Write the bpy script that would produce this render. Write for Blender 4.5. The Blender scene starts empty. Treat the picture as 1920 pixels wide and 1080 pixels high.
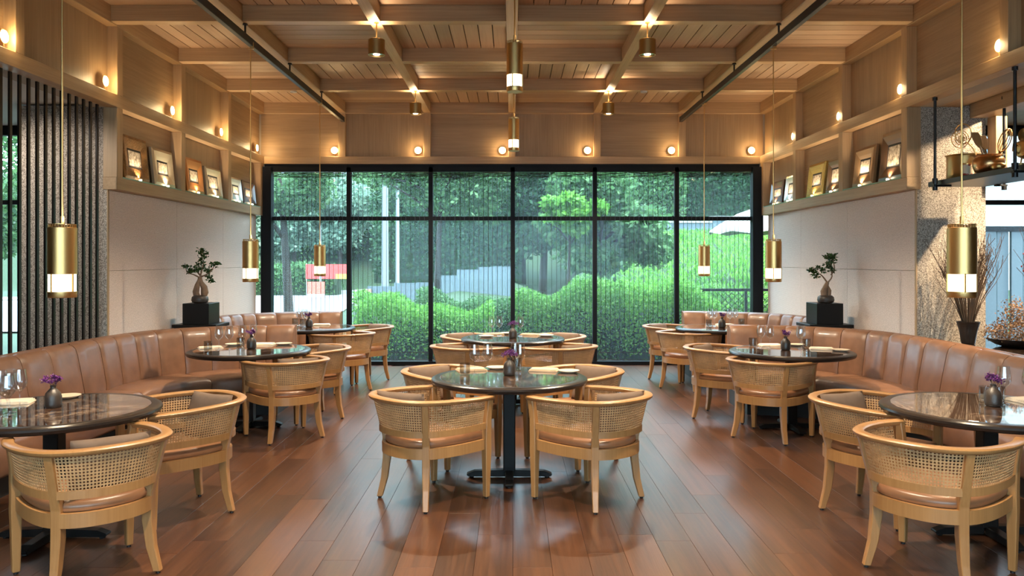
import bpy, bmesh, math, random
import numpy as np
from mathutils import Vector, Matrix

# ------------------------------------------------------------------ camera, sky, sun, exposure
SC = bpy.context.scene
COL = SC.collection
PI = math.pi
EYE, FPX, HX, HY = 1.613, 1500.0, 960.0, 488.0       # eye height, focal length in pixels, vanishing point

cam_d = bpy.data.cameras.new('camera')
cam = bpy.data.objects.new('camera', cam_d); COL.objects.link(cam)
cam.location = (0, 0, EYE); cam.rotation_euler = (PI/2, 0, 0)
cam_d.sensor_width = 36.0; cam_d.lens = 36.0*FPX/1920.0
cam_d.shift_y = -(540-HY)/1920.0
cam_d.clip_start = 0.05; cam_d.clip_end = 400
SC.camera = cam

world = bpy.data.worlds.new('sky'); SC.world = world; world.use_nodes = True
bg = world.node_tree.nodes['Background']
bg.inputs['Color'].default_value = (0.70, 0.87, 1.0, 1); bg.inputs['Strength'].default_value = 4.8

sun_d = bpy.data.lights.new('sun', 'SUN'); sun_d.energy = 4.5; sun_d.angle = math.radians(6); sun_d.color = (1, .95, .86)
sun = bpy.data.objects.new('sun', sun_d); COL.objects.link(sun)
sun.rotation_euler = Vector((-0.62, 0.20, -1.0)).to_track_quat('-Z', 'Y').to_euler()

SC.view_settings.view_transform = 'Standard'; SC.view_settings.look = 'None'
SC.view_settings.exposure = 1.32; SC.view_settings.gamma = 1.0; SC.view_settings.use_curve_mapping = False
try:
    SC.cycles.use_denoising = True
    SC.cycles.max_bounces = 8; SC.cycles.transparent_max_bounces = 24
    SC.cycles.sample_clamp_indirect = 6.0
    SC.cycles.caustics_reflective = False; SC.cycles.caustics_refractive = False
except Exception:
    pass

WARM = (1.0, 0.72, 0.36)
WARM2 = (1.0, 0.78, 0.52)
rng = random.Random(7)
nrg = np.random.default_rng(11)

# ------------------------------------------------------------------ helpers
def at(px, py, z):
    """pixel of the photo on the horizontal plane z -> point of the place"""
    Y = (EYE-z)*FPX/(py-HY)
    return Vector(((px-HX)*Y/FPX, Y, z))

def tag(o, label=None, cat=None, group=None, kind=None):
    if label: o['label'] = label
    if cat: o['category'] = cat
    if group: o['group'] = group
    if kind: o['kind'] = kind
    return o

def empty(name, loc=(0, 0, 0), rz=0.0):
    o = bpy.data.objects.new(name, None); COL.objects.link(o)
    o.empty_display_size = 0.1
    o.location = loc; o.rotation_euler = (0, 0, rz)
    return o

def copy_tree(o, parent=None):
    c = o.copy(); COL.objects.link(c)
    if parent is not None: c.parent = parent
    for ch in list(o.children): copy_tree(ch, c)
    return c

class MB:
    """collects geometry, build() links it as ONE mesh object"""
    def __init__(s): s.v = []; s.f = []
    def add(s, vs, fs):
        n = len(s.v); s.v.extend([tuple(p) for p in vs]); s.f.extend([tuple(i+n for i in f) for f in fs]); return s
    def box(s, x0, x1, y0, y1, z0, z1):
        return s.add([(x0,y0,z0),(x1,y0,z0),(x1,y1,z0),(x0,y1,z0),(x0,y0,z1),(x1,y0,z1),(x1,y1,z1),(x0,y1,z1)],
                     [(3,2,1,0),(4,5,6,7),(0,1,5,4),(1,2,6,5),(2,3,7,6),(3,0,4,7)])
    def rings(s, rings, close=True, cap0=True, cap1=True, loop=False):
        n = len(rings[0]); vs = [p for r in rings for p in r]; fs = []
        m = len(rings)
        for i in range(m if loop else m-1):
            a = i*n; b = ((i+1) % m)*n
            for j in range(n if close else n-1):
                k = (j+1) % n
                fs.append((a+j, a+k, b+k, b+j))
        if not loop and close:
            if cap0: fs.append(tuple(range(n-1, -1, -1)))
            if cap1: fs.append(tuple(range((m-1)*n, m*n)))
        return s.add(vs, fs)
    def lathe(s, prof, seg=24, c=(0,0,0), cap0=True, cap1=True):
        R = []
        for r, z in prof:
            R.append([(c[0]+r*math.cos(2*PI*i/seg), c[1]+r*math.sin(2*PI*i/seg), c[2]+z) for i in range(seg)])
        return s.rings(R, True, cap0, cap1)
    def tube(s, pts, rad, seg=8, cap=True):
        pts = [Vector(p) for p in pts]; n = len(pts)
        if not isinstance(rad, (list, tuple)): rad = [rad]*n
        ref = Vector((0,0,1)); R = []
        for i, p in enumerate(pts):
            d = (pts[min(i+1, n-1)]-pts[max(i-1, 0)])
            d = d.normalized() if d.length > 1e-9 else Vector((0,0,1))
            if i == 0:
                a = d.cross(Vector((0,0,1)))
                if a.length < 1e-3: a = d.cross(Vector((1,0,0)))
                a.normalize()
            else:
                a = a - d*a.dot(d)
                if a.length < 1e-6: a = d.orthogonal()
                a.normalize()
            b = d.cross(a)
            R.append([tuple(p + (a*math.cos(2*PI*j/seg)+b*math.sin(2*PI*j/seg))*rad[i]) for j in range(seg)])
        return s.rings(R, True, cap, cap)
    def post(s, path):
        """path of (x,y,z,halfa,halfb,angle): horizontal rectangles swept upward"""
        R = []
        for x, y, z, a, b, t in path:
            c, q = math.cos(t), math.sin(t)
            R.append([(x+c*u-q*w, y+q*u+c*w, z) for u, w in ((-a,-b),(a,-b),(a,b),(-a,b))])
        return s.rings(R)
    def build(s, name, mat, parent=None, smooth=None, bevel=0.0, seg=2, loc=None):
        me = bpy.data.meshes.new(name); me.from_pydata(s.v, [], s.f); me.update()
        bm = bmesh.new(); bm.from_mesh(me); bmesh.ops.recalc_face_normals(bm, faces=bm.faces)
        if bevel > 0:
            bmesh.ops.bevel(bm, geom=list(bm.edges), offset=bevel, segments=seg, profile=0.5, affect='EDGES', clamp_overlap=True)
        bm.to_mesh(me); bm.free()
        return link(name, me, mat, parent, smooth, loc)

def link(name, me, mat, parent=None, smooth=None, loc=None):
    if mat is not None and len(me.materials) == 0: me.materials.append(mat)
    if smooth is not None:
        me.shade_smooth()
        if smooth < 180: me.set_sharp_from_angle(angle=math.radians(smooth))
    o = bpy.data.objects.new(name, me); COL.objects.link(o)
    if parent is not None: o.parent = parent
    if loc is not None: o.location = loc
    return o

def quads_mesh(name, V):
    """V: (n,4,3) numpy quads -> mesh"""
    n = len(V); me = bpy.data.meshes.new(name)
    me.vertices.add(n*4); me.vertices.foreach_set('co', V.reshape(-1).astype(np.float32))
    me.loops.add(n*4); me.loops.foreach_set('vertex_index', np.arange(n*4, dtype=np.int32))
    me.polygons.add(n); me.polygons.foreach_set('loop_start', np.arange(0, n*4, 4, dtype=np.int32))
    me.polygons.foreach_set('loop_total', np.full(n, 4, dtype=np.int32))
    me.update(); me.validate(); return me

def leaf_quads(P, length, width, droop=0.0, up=None):
    """rhombic folded leaves at points P"""
    n = len(P)
    d = nrg.normal(size=(n,3)); d[:,2] = d[:,2]*0.6 - droop
    if up is not None: d[:,2] += up
    d /= np.linalg.norm(d, axis=1)[:,None]+1e-9
    r = nrg.normal(size=(n,3)); w = np.cross(d, r); w /= np.linalg.norm(w, axis=1)[:,None]+1e-9
    L = (length*(0.6+0.8*nrg.random(n)))[:,None]; W = (width*(0.6+0.8*nrg.random(n)))[:,None]
    V = np.empty((n,4,3)); V[:,0] = P; V[:,1] = P+d*L*0.5+w*W*0.5; V[:,2] = P+d*L; V[:,3] = P+d*L*0.5-w*W*0.5
    return V

def cloud(c, r, n, shell=0.55):
    d = nrg.normal(size=(n,3)); d /= np.linalg.norm(d, axis=1)[:,None]
    q = (shell+(1-shell)*nrg.random(n))[:,None]
    return np.array(c)+d*q*np.array(r)

def spline(pts, n):
    """Catmull-Rom through points, n samples evenly spaced"""
    P = [Vector(p) for p in pts]; P = [P[0]*2-P[1]] + P + [P[-1]*2-P[-2]]
    out = []
    for i in range(1, len(P)-2):
        for k in range(24):
            t = k/24
            out.append(0.5*((2*P[i]) + (P[i+1]-P[i-1])*t + (2*P[i-1]-5*P[i]+4*P[i+1]-P[i+2])*t*t + (3*P[i]-P[i-1]-3*P[i+1]+P[i+2])*t**3))
    out.append(P[-2])
    L = [0.0]
    for a, b in zip(out, out[1:]): L.append(L[-1]+(b-a).length)
    res = []; j = 0
    for k in range(n):
        t = L[-1]*k/(n-1)
        while j < len(L)-2 and L[j+1] < t: j += 1
        w = (t-L[j])/max(L[j+1]-L[j], 1e-9)
        res.append(out[j].lerp(out[j+1], min(max(w, 0), 1)))
    return res

def lamp(name, kind, loc, energy, color, parent=None, size=0.03, spot=None, blend=0.5, to=None):
    d = bpy.data.lights.new(name, kind); d.energy = energy; d.color = color
    if kind in ('POINT', 'SPOT'): d.shadow_soft_size = size
    if kind == 'SPOT': d.spot_size = math.radians(spot); d.spot_blend = blend
    o = bpy.data.objects.new(name, d); COL.objects.link(o); o.location = loc
    if to is not None: o.rotation_euler = Vector(to).to_track_quat('-Z', 'Y').to_euler()
    if parent is not None: o.parent = parent
    return o

# ------------------------------------------------------------------ materials
def newmat(name):
    m = bpy.data.materials.new(name); m.use_nodes = True
    nt = m.node_tree; return m, nt, nt.nodes['Principled BSDF']

def N(nt, t, **kw):
    n = nt.nodes.new(t)
    for k, v in kw.items():
        if k in n.inputs: n.inputs[k].default_value = v
        else: setattr(n, k, v)
    return n

def plain(name, col, rough=0.5, metal=0.0, spec=0.5, coat=0.0, bump=0.0, bscale=200, aniso=0.0, var=0.0):
    m, nt, b = newmat(name)
    b.inputs['Base Color'].default_value = (*col, 1); b.inputs['Roughness'].default_value = rough
    b.inputs['Metallic'].default_value = metal; b.inputs['Specular IOR Level'].default_value = spec
    b.inputs['Coat Weight'].default_value = coat; b.inputs['Coat Roughness'].default_value = 0.1
    tc = N(nt, 'ShaderNodeTexCoord')
    no = N(nt, 'ShaderNodeTexNoise', Scale=bscale, Detail=3.0)
    nt.links.new(tc.outputs['Object'], no.inputs['Vector'])
    if bump > 0:
        bp = N(nt, 'ShaderNodeBump', Strength=bump, Distance=0.01)
        nt.links.new(no.outputs['Fac'], bp.inputs['Height']); nt.links.new(bp.outputs['Normal'], b.inputs['Normal'])
    if var > 0:
        n2 = N(nt, 'ShaderNodeTexNoise', Scale=9.0, Detail=4.0); nt.links.new(tc.outputs['Object'], n2.inputs['Vector'])
        r = N(nt, 'ShaderNodeValToRGB'); r.color_ramp.elements[0].position = .3; r.color_ramp.elements[1].position = .7
        r.color_ramp.elements[0].color = (*[c*(1-var) for c in col], 1); r.color_ramp.elements[1].color = (*[min(1, c*(1+var)) for c in col], 1)
        nt.links.new(n2.outputs['Fac'], r.inputs['Fac']); nt.links.new(r.outputs['Color'], b.inputs['Base Color'])
    return m

def wood(name, c0, c1, axis, rough=0.45, scale=1.0, rnd=0.0, bump=0.08, coat=0.0, fine=55.0):
    """grain stretched along axis (0,1,2)"""
    m, nt, b = newmat(name)
    tc = N(nt, 'ShaderNodeTexCoord'); mp = N(nt, 'ShaderNodeMapping')
    s = [fine*scale]*3; s[axis] = 1.6*scale
    mp.inputs['Scale'].default_value = s
    oi = N(nt, 'ShaderNodeObjectInfo')
    sh = N(nt, 'ShaderNodeVectorMath', operation='ADD')
    ml = N(nt, 'ShaderNodeMath', operation='MULTIPLY'); ml.inputs[1].default_value = 37.0 if rnd > 0 else 0.0
    nt.links.new(oi.outputs['Random'], ml.inputs[0])
    nt.links.new(tc.outputs['Object'], sh.inputs[0]); nt.links.new(ml.outputs[0], sh.inputs[1])
    nt.links.new(sh.outputs[0], mp.inputs['Vector'])
    no = N(nt, 'ShaderNodeTexNoise', Scale=1.0, Detail=5.0, Roughness=0.62, Distortion=0.35)
    nt.links.new(mp.outputs['Vector'], no.inputs['Vector'])
    mp2 = N(nt, 'ShaderNodeMapping'); s2 = [5.0*scale]*3; s2[axis] = 0.5*scale; mp2.inputs['Scale'].default_value = s2
    nt.links.new(sh.outputs[0], mp2.inputs['Vector'])
    n2 = N(nt, 'ShaderNodeTexNoise', Scale=1.0, Detail=3.0, Distortion=0.8); nt.links.new(mp2.outputs['Vector'], n2.inputs['Vector'])
    mx = N(nt, 'ShaderNodeMath', operation='MULTIPLY_ADD'); mx.inputs[1].default_value = 0.45
    m3 = N(nt, 'ShaderNodeMath', operation='MULTIPLY'); m3.inputs[1].default_value = 0.55
    nt.links.new(no.outputs['Fac'], m3.inputs[0]); nt.links.new(n2.outputs['Fac'], mx.inputs[0]); nt.links.new(m3.outputs[0], mx.inputs[2])
    fac = mx.outputs[0]
    if rnd > 0:
        a = N(nt, 'ShaderNodeMath', operation='MULTIPLY_ADD'); a.inputs[1].default_value = rnd; a.inputs[2].default_value = -rnd/2
        nt.links.new(oi.outputs['Random'], a.inputs[0])
        ad = N(nt, 'ShaderNodeMath', operation='ADD'); nt.links.new(fac, ad.inputs[0]); nt.links.new(a.outputs[0], ad.inputs[1]); fac = ad.outputs[0]
    r = N(nt, 'ShaderNodeValToRGB'); r.color_ramp.elements[0].position = .3; r.color_ramp.elements[1].position = .7
    r.color_ramp.elements[0].color = (*c0, 1); r.color_ramp.elements[1].color = (*c1, 1)
    nt.links.new(fac, r.inputs['Fac']); nt.links.new(r.outputs['Color'], b.inputs['Base Color'])
    b.inputs['Roughness'].default_value = rough; b.inputs['Coat Weight'].default_value = coat; b.inputs['Coat Roughness'].default_value = 0.18
    bp = N(nt, 'ShaderNodeBump', Strength=bump, Distance=0.004)
    nt.links.new(no.outputs['Fac'], bp.inputs['Height']); nt.links.new(bp.outputs['Normal'], b.inputs['Normal'])
    return m

def emit(name, col, s):
    m, nt, b = newmat(name)
    b.inputs['Base Color'].default_value = (*col, 1); b.inputs['Emission Color'].default_value = (*col, 1); b.inputs['Emission Strength'].default_value = s
    return m

def speckle(name, c0, c1, scale, rough=0.85, flute=0.0, bump=0.4):
    m, nt, b = newmat(name)
    tc = N(nt, 'ShaderNodeTexCoord'); v = N(nt, 'ShaderNodeTexNoise', Scale=scale, Detail=2.0, Roughness=0.75)
    nt.links.new(tc.outputs['Object'], v.inputs['Vector'])
    r = N(nt, 'ShaderNodeValToRGB'); r.color_ramp.elements[0].position = .42; r.color_ramp.elements[1].position = .58
    r.color_ramp.elements[0].color = (*c0, 1); r.color_ramp.elements[1].color = (*c1, 1)
    nt.links.new(v.outputs['Fac'], r.inputs['Fac']); nt.links.new(r.outputs['Color'], b.inputs['Base Color'])
    b.inputs['Roughness'].default_value = rough; b.inputs['Specular IOR Level'].default_value = 0.25
    h = v.outputs['Fac']
    if flute > 0:
        w = N(nt, 'ShaderNodeTexWave', wave_type='BANDS', bands_direction='Z', Scale=flute, Distortion=1.2, Detail=2.0)
        w.inputs['Detail Scale'].default_value = 6.0
        nt.links.new(tc.outputs['Object'], w.inputs['Vector'])
        ad = N(nt, 'ShaderNodeMath', operation='MULTIPLY_ADD'); ad.inputs[1].default_value = 0.9
        nt.links.new(w.outputs['Fac'], ad.inputs[0]); nt.links.new(h, ad.inputs[2]); h = ad.outputs[0]
    bp = N(nt, 'ShaderNodeBump', Strength=bump, Distance=0.006)
    nt.links.new(h, bp.inputs['Height']); nt.links.new(bp.outputs['Normal'], b.inputs['Normal'])
    return m

def leafmat(name, c0, c1, trans=0.45, rough=0.5):
    m, nt, b = newmat(name)
    g = N(nt, 'ShaderNodeNewGeometry')
    r = N(nt, 'ShaderNodeValToRGB'); r.color_ramp.elements[0].color = (*c0, 1); r.color_ramp.elements[1].color = (*c1, 1)
    nt.links.new(g.outputs['Random Per Island'], r.inputs['Fac']); nt.links.new(r.outputs['Color'], b.inputs['Base Color'])
    b.inputs['Roughness'].default_value = rough; b.inputs['Specular IOR Level'].default_value = 0.3
    t = N(nt, 'ShaderNodeBsdfTranslucent'); nt.links.new(r.outputs['Color'], t.inputs['Color'])
    mx = N(nt, 'ShaderNodeMixShader'); mx.inputs[0].default_value = trans
    out = nt.nodes['Material Output']
    nt.links.new(b.outputs[0], mx.inputs[1]); nt.links.new(t.outputs[0], mx.inputs[2]); nt.links.new(mx.outputs[0], out.inputs['Surface'])
    return m

def glassmat(name, tint, veil=0.0, ior=1.45, veilcol=(0.8, .92, 1), gloss_rough=0.02):
    """thin sheet: clear body, Fresnel reflection, optional faint veil standing in for outdoor haze"""
    m, nt, b = newmat(name); nt.nodes.remove(b)
    t = N(nt, 'ShaderNodeBsdfTransparent'); t.inputs['Color'].default_value = (*tint, 1)
    g = N(nt, 'ShaderNodeBsdfGlossy'); g.inputs['Roughness'].default_value = gloss_rough
    f = N(nt, 'ShaderNodeFresnel'); ge = N(nt, 'ShaderNodeNewGeometry')
    mi = N(nt, 'ShaderNodeMapRange'); mi.inputs['To Min'].default_value = ior; mi.inputs['To Max'].default_value = 1/ior
    nt.links.new(ge.outputs['Backfacing'], mi.inputs['Value']); nt.links.new(mi.outputs['Result'], f.inputs['IOR'])
    mx = N(nt, 'ShaderNodeMixShader'); out = nt.nodes['Material Output']
    nt.links.new(f.outputs[0], mx.inputs[0]); nt.links.new(t.outputs[0], mx.inputs[1]); nt.links.new(g.outputs[0], mx.inputs[2])
    last = mx
    if veil > 0:
        d = N(nt, 'ShaderNodeBsdfTranslucent'); d.inputs['Color'].default_value = (*veilcol, 1)
        m2 = N(nt, 'ShaderNodeMixShader'); m2.inputs[0].default_value = veil
        nt.links.new(mx.outputs[0], m2.inputs[1]); nt.links.new(d.outputs[0], m2.inputs[2]); last = m2
    nt.links.new(last.outputs[0], out.inputs['Surface'])
    return m

M = {}
OAK0, OAK1 = (0.315, 0.190, 0.090), (0.53, 0.348, 0.185)
M['oak_x'] = wood('oak_grain_x', OAK0, OAK1, 0)
M['oak_y'] = wood('oak_grain_y', OAK0, OAK1, 1)
M['oak_z'] = wood('oak_grain_z', OAK0, OAK1, 2)
PAN0, PAN1 = (0.265, 0.163, 0.083), (0.45, 0.296, 0.162)
M['panel_h_y'] = wood('oak_veneer_grain_y', PAN0, PAN1, 1, rough=.5)
M['panel_h_x'] = wood('oak_veneer_grain_x', PAN0, PAN1, 0, rough=.5)
M['panel_v'] = wood('oak_veneer_grain_z', PAN0, PAN1, 2, rough=.5)
M['ceil_x'] = wood('ceiling_board_x', (0.33, 0.205, 0.120), (0.48, 0.315, 0.192), 0, rnd=.35)
M['ceil_y'] = wood('ceiling_board_y', (0.33, 0.205, 0.120), (0.48, 0.315, 0.192), 1, rnd=.35)
M['floor'] = wood('floor_oak', (0.030, 0.0115, 0.0055), (0.105, 0.040, 0.0175), 1, rough=.34, rnd=.22, bump=.35, coat=.25, fine=42)
M['subfloor'] = plain('subfloor', (0.02, .012, .008), .9)
M['chair'] = wood('chair_beech', (0.28, 0.132, 0.044), (0.40, 0.205, 0.076), 2, rough=.38, fine=70, bump=.03, coat=.12)
M['cane'] = plain('woven_cane', (0.46, 0.27, 0.125), .5, bump=.2, bscale=500, var=.2)
M['leather'] = plain('tan_leather', (0.215, 0.102, 0.055), .42, spec=.5, coat=.10, bump=.08, bscale=260, var=.14)
M['chair_leather'] = plain('chair_leather', (0.27, 0.120, 0.055), .34, bump=.06, bscale=300, var=.12)
M['pillow'] = plain('taupe_fabric', (0.165, 0.106, 0.072), .9, bump=.5, bscale=600, var=.12)
M['black'] = plain('black_lacquer', (0.008, 0.0075, 0.0075), .38, spec=.16, coat=.0)
M['rim'] = wood('ebonised_wood', (0.010, .007, .006), (0.026, .017, .013), 0, rough=.28, bump=.02, coat=.08)
M['rim'].node_tree.nodes['Principled BSDF'].inputs['Specular IOR Level'].default_value = .22
M['blackmetal'] = plain('black_metal', (0.012, 0.012, 0.014), .4, metal=0.3)
M['frameblack'] = plain('window_metal', (0.007, 0.0075, 0.010), .5, spec=.15)
M['slat'] = plain('slat_metal', (0.014, 0.010, 0.009), .32, metal=.4)
M['brass'] = plain('brushed_brass', (0.62, 0.375, 0.145), .36, metal=1.0, bump=.05, bscale=300)
M['bronze'] = plain('aged_brass', (0.42, 0.27, 0.11), .36, metal=1.0, bump=.05, bscale=300)
M['copper'] = plain('copper', (0.60, 0.33, 0.15), .28, metal=1.0)
M['stone'] = speckle('combed_limestone', (0.60, 0.495, 0.435), (0.86, 0.735, 0.665), 130, flute=30, bump=.28)
M['granite'] = speckle('bush_hammered_granite', (0.16, 0.13, 0.105), (0.60, 0.52, 0.43), 150, bump=.4)
M['white'] = plain('white_paint', (0.62, 0.61, 0.58), .7)
M['plaster'] = plain('warm_plaster', (0.45, 0.38, 0.30), .8, bump=.1)
M['dark'] = plain('dark_plinth', (0.008, .007, .007), .6)
M['glass'] = glassmat('window_glass', (0.86, 0.96, 0.99), veil=.016, ior=1.16)  # bluish veil in the pane imitates haze over the garden
M['stemware'] = glassmat('clear_crystal', (0.96, 0.97, 0.98), ior=1.95)
M['smoke'] = glassmat('smoked_glass', (0.78, 0.78, 0.76), ior=1.6)
M['shelfglass'] = plain('green_edge_glass', (0.30, 0.50, 0.38), .12, spec=.6)
M['ceramic'] = plain('cream_stoneware', (0.56, 0.46, 0.34), .4, bump=.05)
M['napkin'] = plain('ivory_linen', (0.68, 0.58, 0.46), .9, bump=.4, bscale=500)
M['napkin_tan'] = plain('tan_linen', (0.55, 0.40, 0.26), .9, bump=.4, bscale=500)
M['vase'] = plain('dark_clay', (0.030, 0.022, 0.018), .42, bump=.12, bscale=90, var=.3)
M['flower'] = leafmat('purple_statice', (0.035, 0.008, 0.07), (0.16, 0.028, 0.18), .15)
M['stem'] = plain('dry_stem', (0.11, 0.065, 0.03), .8)
M['bark'] = plain('bark', (0.030, 0.023, 0.017), .9, bump=.6, bscale=30, var=.3)
M['bonsai'] = plain('ficus_bark', (0.20, 0.12, 0.07), .7, bump=.3, bscale=40, var=.3)
M['bonsaileaf'] = leafmat('ficus_leaf', (0.012, 0.035, 0.010), (0.05, 0.11, 0.028), .25, .35)
M['glow'] = emit('opal_glow', (1.0, 0.80, 0.50), 2.4)
M['bulb'] = emit('sconce_glow', (1.0, 0.70, 0.32), 9.0)
M['downglow'] = emit('downlight_glow', (1.0, 0.86, 0.66), 5.0)
M['puck'] = emit('led_puck', (1.0, 0.80, 0.52), 6.0)
M['steel'] = plain('steel', (0.5, .5, .5), .25, metal=1)

def marble():
    m, nt, b = newmat('brown_marble')
    tc = N(nt, 'ShaderNodeTexCoord')
    a = N(nt, 'ShaderNodeTexNoise', Scale=3.2, Detail=8.0, Roughness=.65, Distortion=1.6); nt.links.new(tc.outputs['Object'], a.inputs['Vector'])
    s = N(nt, 'ShaderNodeMath', operation='SUBTRACT'); s.inputs[1].default_value = .5; nt.links.new(a.outputs['Fac'], s.inputs[0])
    ab = N(nt, 'ShaderNodeMath', operation='ABSOLUTE'); nt.links.new(s.outputs[0], ab.inputs[0])
    r = N(nt, 'ShaderNodeValToRGB'); r.color_ramp.elements[0].position = 0; r.color_ramp.elements[1].position = .02
    r.color_ramp.elements[0].color = (.36, .25, .17, 1); r.color_ramp.elements[1].color = (.045, .024, .016, 1)
    nt.links.new(ab.outputs[0], r.inputs['Fac'])
    c = N(nt, 'ShaderNodeTexNoise', Scale=14, Detail=4); nt.links.new(tc.outputs['Object'], c.inputs['Vector'])
    r2 = N(nt, 'ShaderNodeValToRGB'); r2.color_ramp.elements[0].position = .45; r2.color_ramp.elements[1].position = .75
    r2.color_ramp.elements[0].color = (0, 0, 0, 1); r2.color_ramp.elements[1].color = (.07, .042, .028, 1)
    nt.links.new(c.outputs['Fac'], r2.inputs['Fac'])
    mx = N(nt, 'ShaderNodeMix', data_type='RGBA', blend_type='ADD'); mx.inputs[0].default_value = 1
    nt.links.new(r.outputs[0], mx.inputs[6]); nt.links.new(r2.outputs[0], mx.inputs[7]); nt.links.new(mx.outputs[2], b.inputs['Base Color'])
    b.inputs['Roughness'].default_value = .06; b.inputs['Specular IOR Level'].default_value = .6; b.inputs['Coat Weight'].default_value = 1.0; b.inputs['Coat Roughness'].default_value = .03; b.inputs['Coat IOR'].default_value = 1.6
    return m
M['marble'] = marble()

def picture(name, seed):
    """a faded sepia photographic print"""
    m, nt, b = newmat(name)
    tc = N(nt, 'ShaderNodeTexCoord'); mp = N(nt, 'ShaderNodeMapping'); mp.inputs['Location'].default_value = (seed*3.1, seed, 0)
    nt.links.new(tc.outputs['Object'], mp.inputs['Vector'])
    a = N(nt, 'ShaderNodeTexNoise', Scale=26, Detail=5, Roughness=.7); nt.links.new(mp.outputs[0], a.inputs['Vector'])
    r = N(nt, 'ShaderNodeValToRGB'); r.color_ramp.elements[0].position = .34; r.color_ramp.elements[1].position = .68
    r.color_ramp.elements[0].color = (.14, .11, .08, 1); r.color_ramp.elements[1].color = (.72, .62, .48, 1)
    nt.links.new(a.outputs['Fac'], r.inputs['Fac']); nt.links.new(r.outputs[0], b.inputs['Base Color']); b.inputs['Roughness'].default_value = .12
    return m

# ------------------------------------------------------------------ floor, ceiling
def struct(name, mb, mat, bevel=0):
    return tag(mb.build(name, mat, bevel=bevel), kind='structure')

floor = struct('floor', MB().box(-8, 8, -2.6, 12.5, -0.12, -0.014), M['subfloor'])
PW = 0.205
_pl = {}
def plank_mesh(L):
    k = round(L, 2)
    if k not in _pl:
        mb = MB().box(-PW/2+.0006, PW/2-.0006, -k/2+.0006, k/2-.0006, -.014, 0)
        o = mb.build('plank', M['floor'], bevel=.0008, seg=1); me = o.data; bpy.data.objects.remove(o); _pl[k] = me
    return _pl[k]
x = -4.3
while x < 4.3:
    y = 3.2 - rng.choice([0, .4, .8, 1.2])
    while y < 12.45:
        L = rng.choice([1.6, 1.9, 2.2]); L = min(L, 12.45-y)
        if L > .25:
            link('plank', plank_mesh(L), M['floor'], floor, loc=(x+PW/2, y+round(L, 2)/2, 0))
        y += L
    x += PW
apron_floor = struct('floor_surround', MB().box(-8, -4.3, -2.6, 12.5, -.014, 0).box(4.36, 8, -2.6, 12.5, -.014, 0).box(-4.3, 4.36, -2.6, 2.0, -.014, 0), M['floor'])

ZB, ZC = 3.895, 4.05                                    # underside of beams, underside of boards
YB = [-.05, 1.5, 3.05, 4.6, 6.15, 7.70, 9.25, 10.80]
XB = [-2.63, -1.315, 0.0, 1.315, 2.63]
YW, XW = 12.35, 3.83                                    # face of the frieze on the window wall, faces of the side friezes
ceiling = struct('ceiling', MB().box(-8, 8, -2.6, 12.7, ZC+.022, ZC+.2), M['subfloor'])
for i, xb in enumerate(XB):
    MB().box(xb-.055, xb+.055, -2.6, YW+.1, ZB, ZC+.02).build('ceiling_beam', M['oak_y'], ceiling, bevel=.003, seg=1)
xs = [-3.93] + XB + [3.93]
for yb in YB:
    for a, b in zip(xs, xs[1:]):
        a2 = a+.055 if a > -3.9 else a; b2 = b-.055 if b < 3.9 else b
        MB().box(a2, b2, yb-.06, yb+.06, ZB+.001, ZC+.02).build('cross_beam', M['oak_x'], ceiling, bevel=.003, seg=1)
for s in (-1, 1):
    MB().box(min(s*3.83, s*3.95), max(s*3.83, s*3.95), -2.6, YW+.1, ZB-.012, ZC+.02).build('wall_plate', M['oak_y'], ceiling, bevel=.003, seg=1)
MB().box(-3.83, 3.83, YW, YW+.1, ZB-.012, ZC+.02).build('wall_plate', M['oak_x'], ceiling, bevel=.003, seg=1)
ys = YB[4:] + [YW+.06]                                   # bays whose boards can be seen
for j, (y0, y1) in enumerate(zip(ys, ys[1:])):
    y0 += .06; y1 -= .06
    for i, (x0, x1) in enumerate(zip(xs, xs[1:])):
        x0 += .055 if i else .10; x1 -= .055 if i < len(xs)-2 else .10
        along_y = (i+j) % 2 == 1
        nb = 8
        for k in range(nb):
            if along_y:
                w = (x1-x0)/nb; q = x0+k*w
                MB().box(q+.005, q+w-.005, y0, y1, ZC, ZC+.02).build('board', M['ceil_y'], ceiling)
            else:
                w = (y1-y0)/nb; q = y0+k*w
                MB().box(x0, x1, q+.005, q+w-.005, ZC, ZC+.02).build('board', M['ceil_x'], ceiling)

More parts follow.
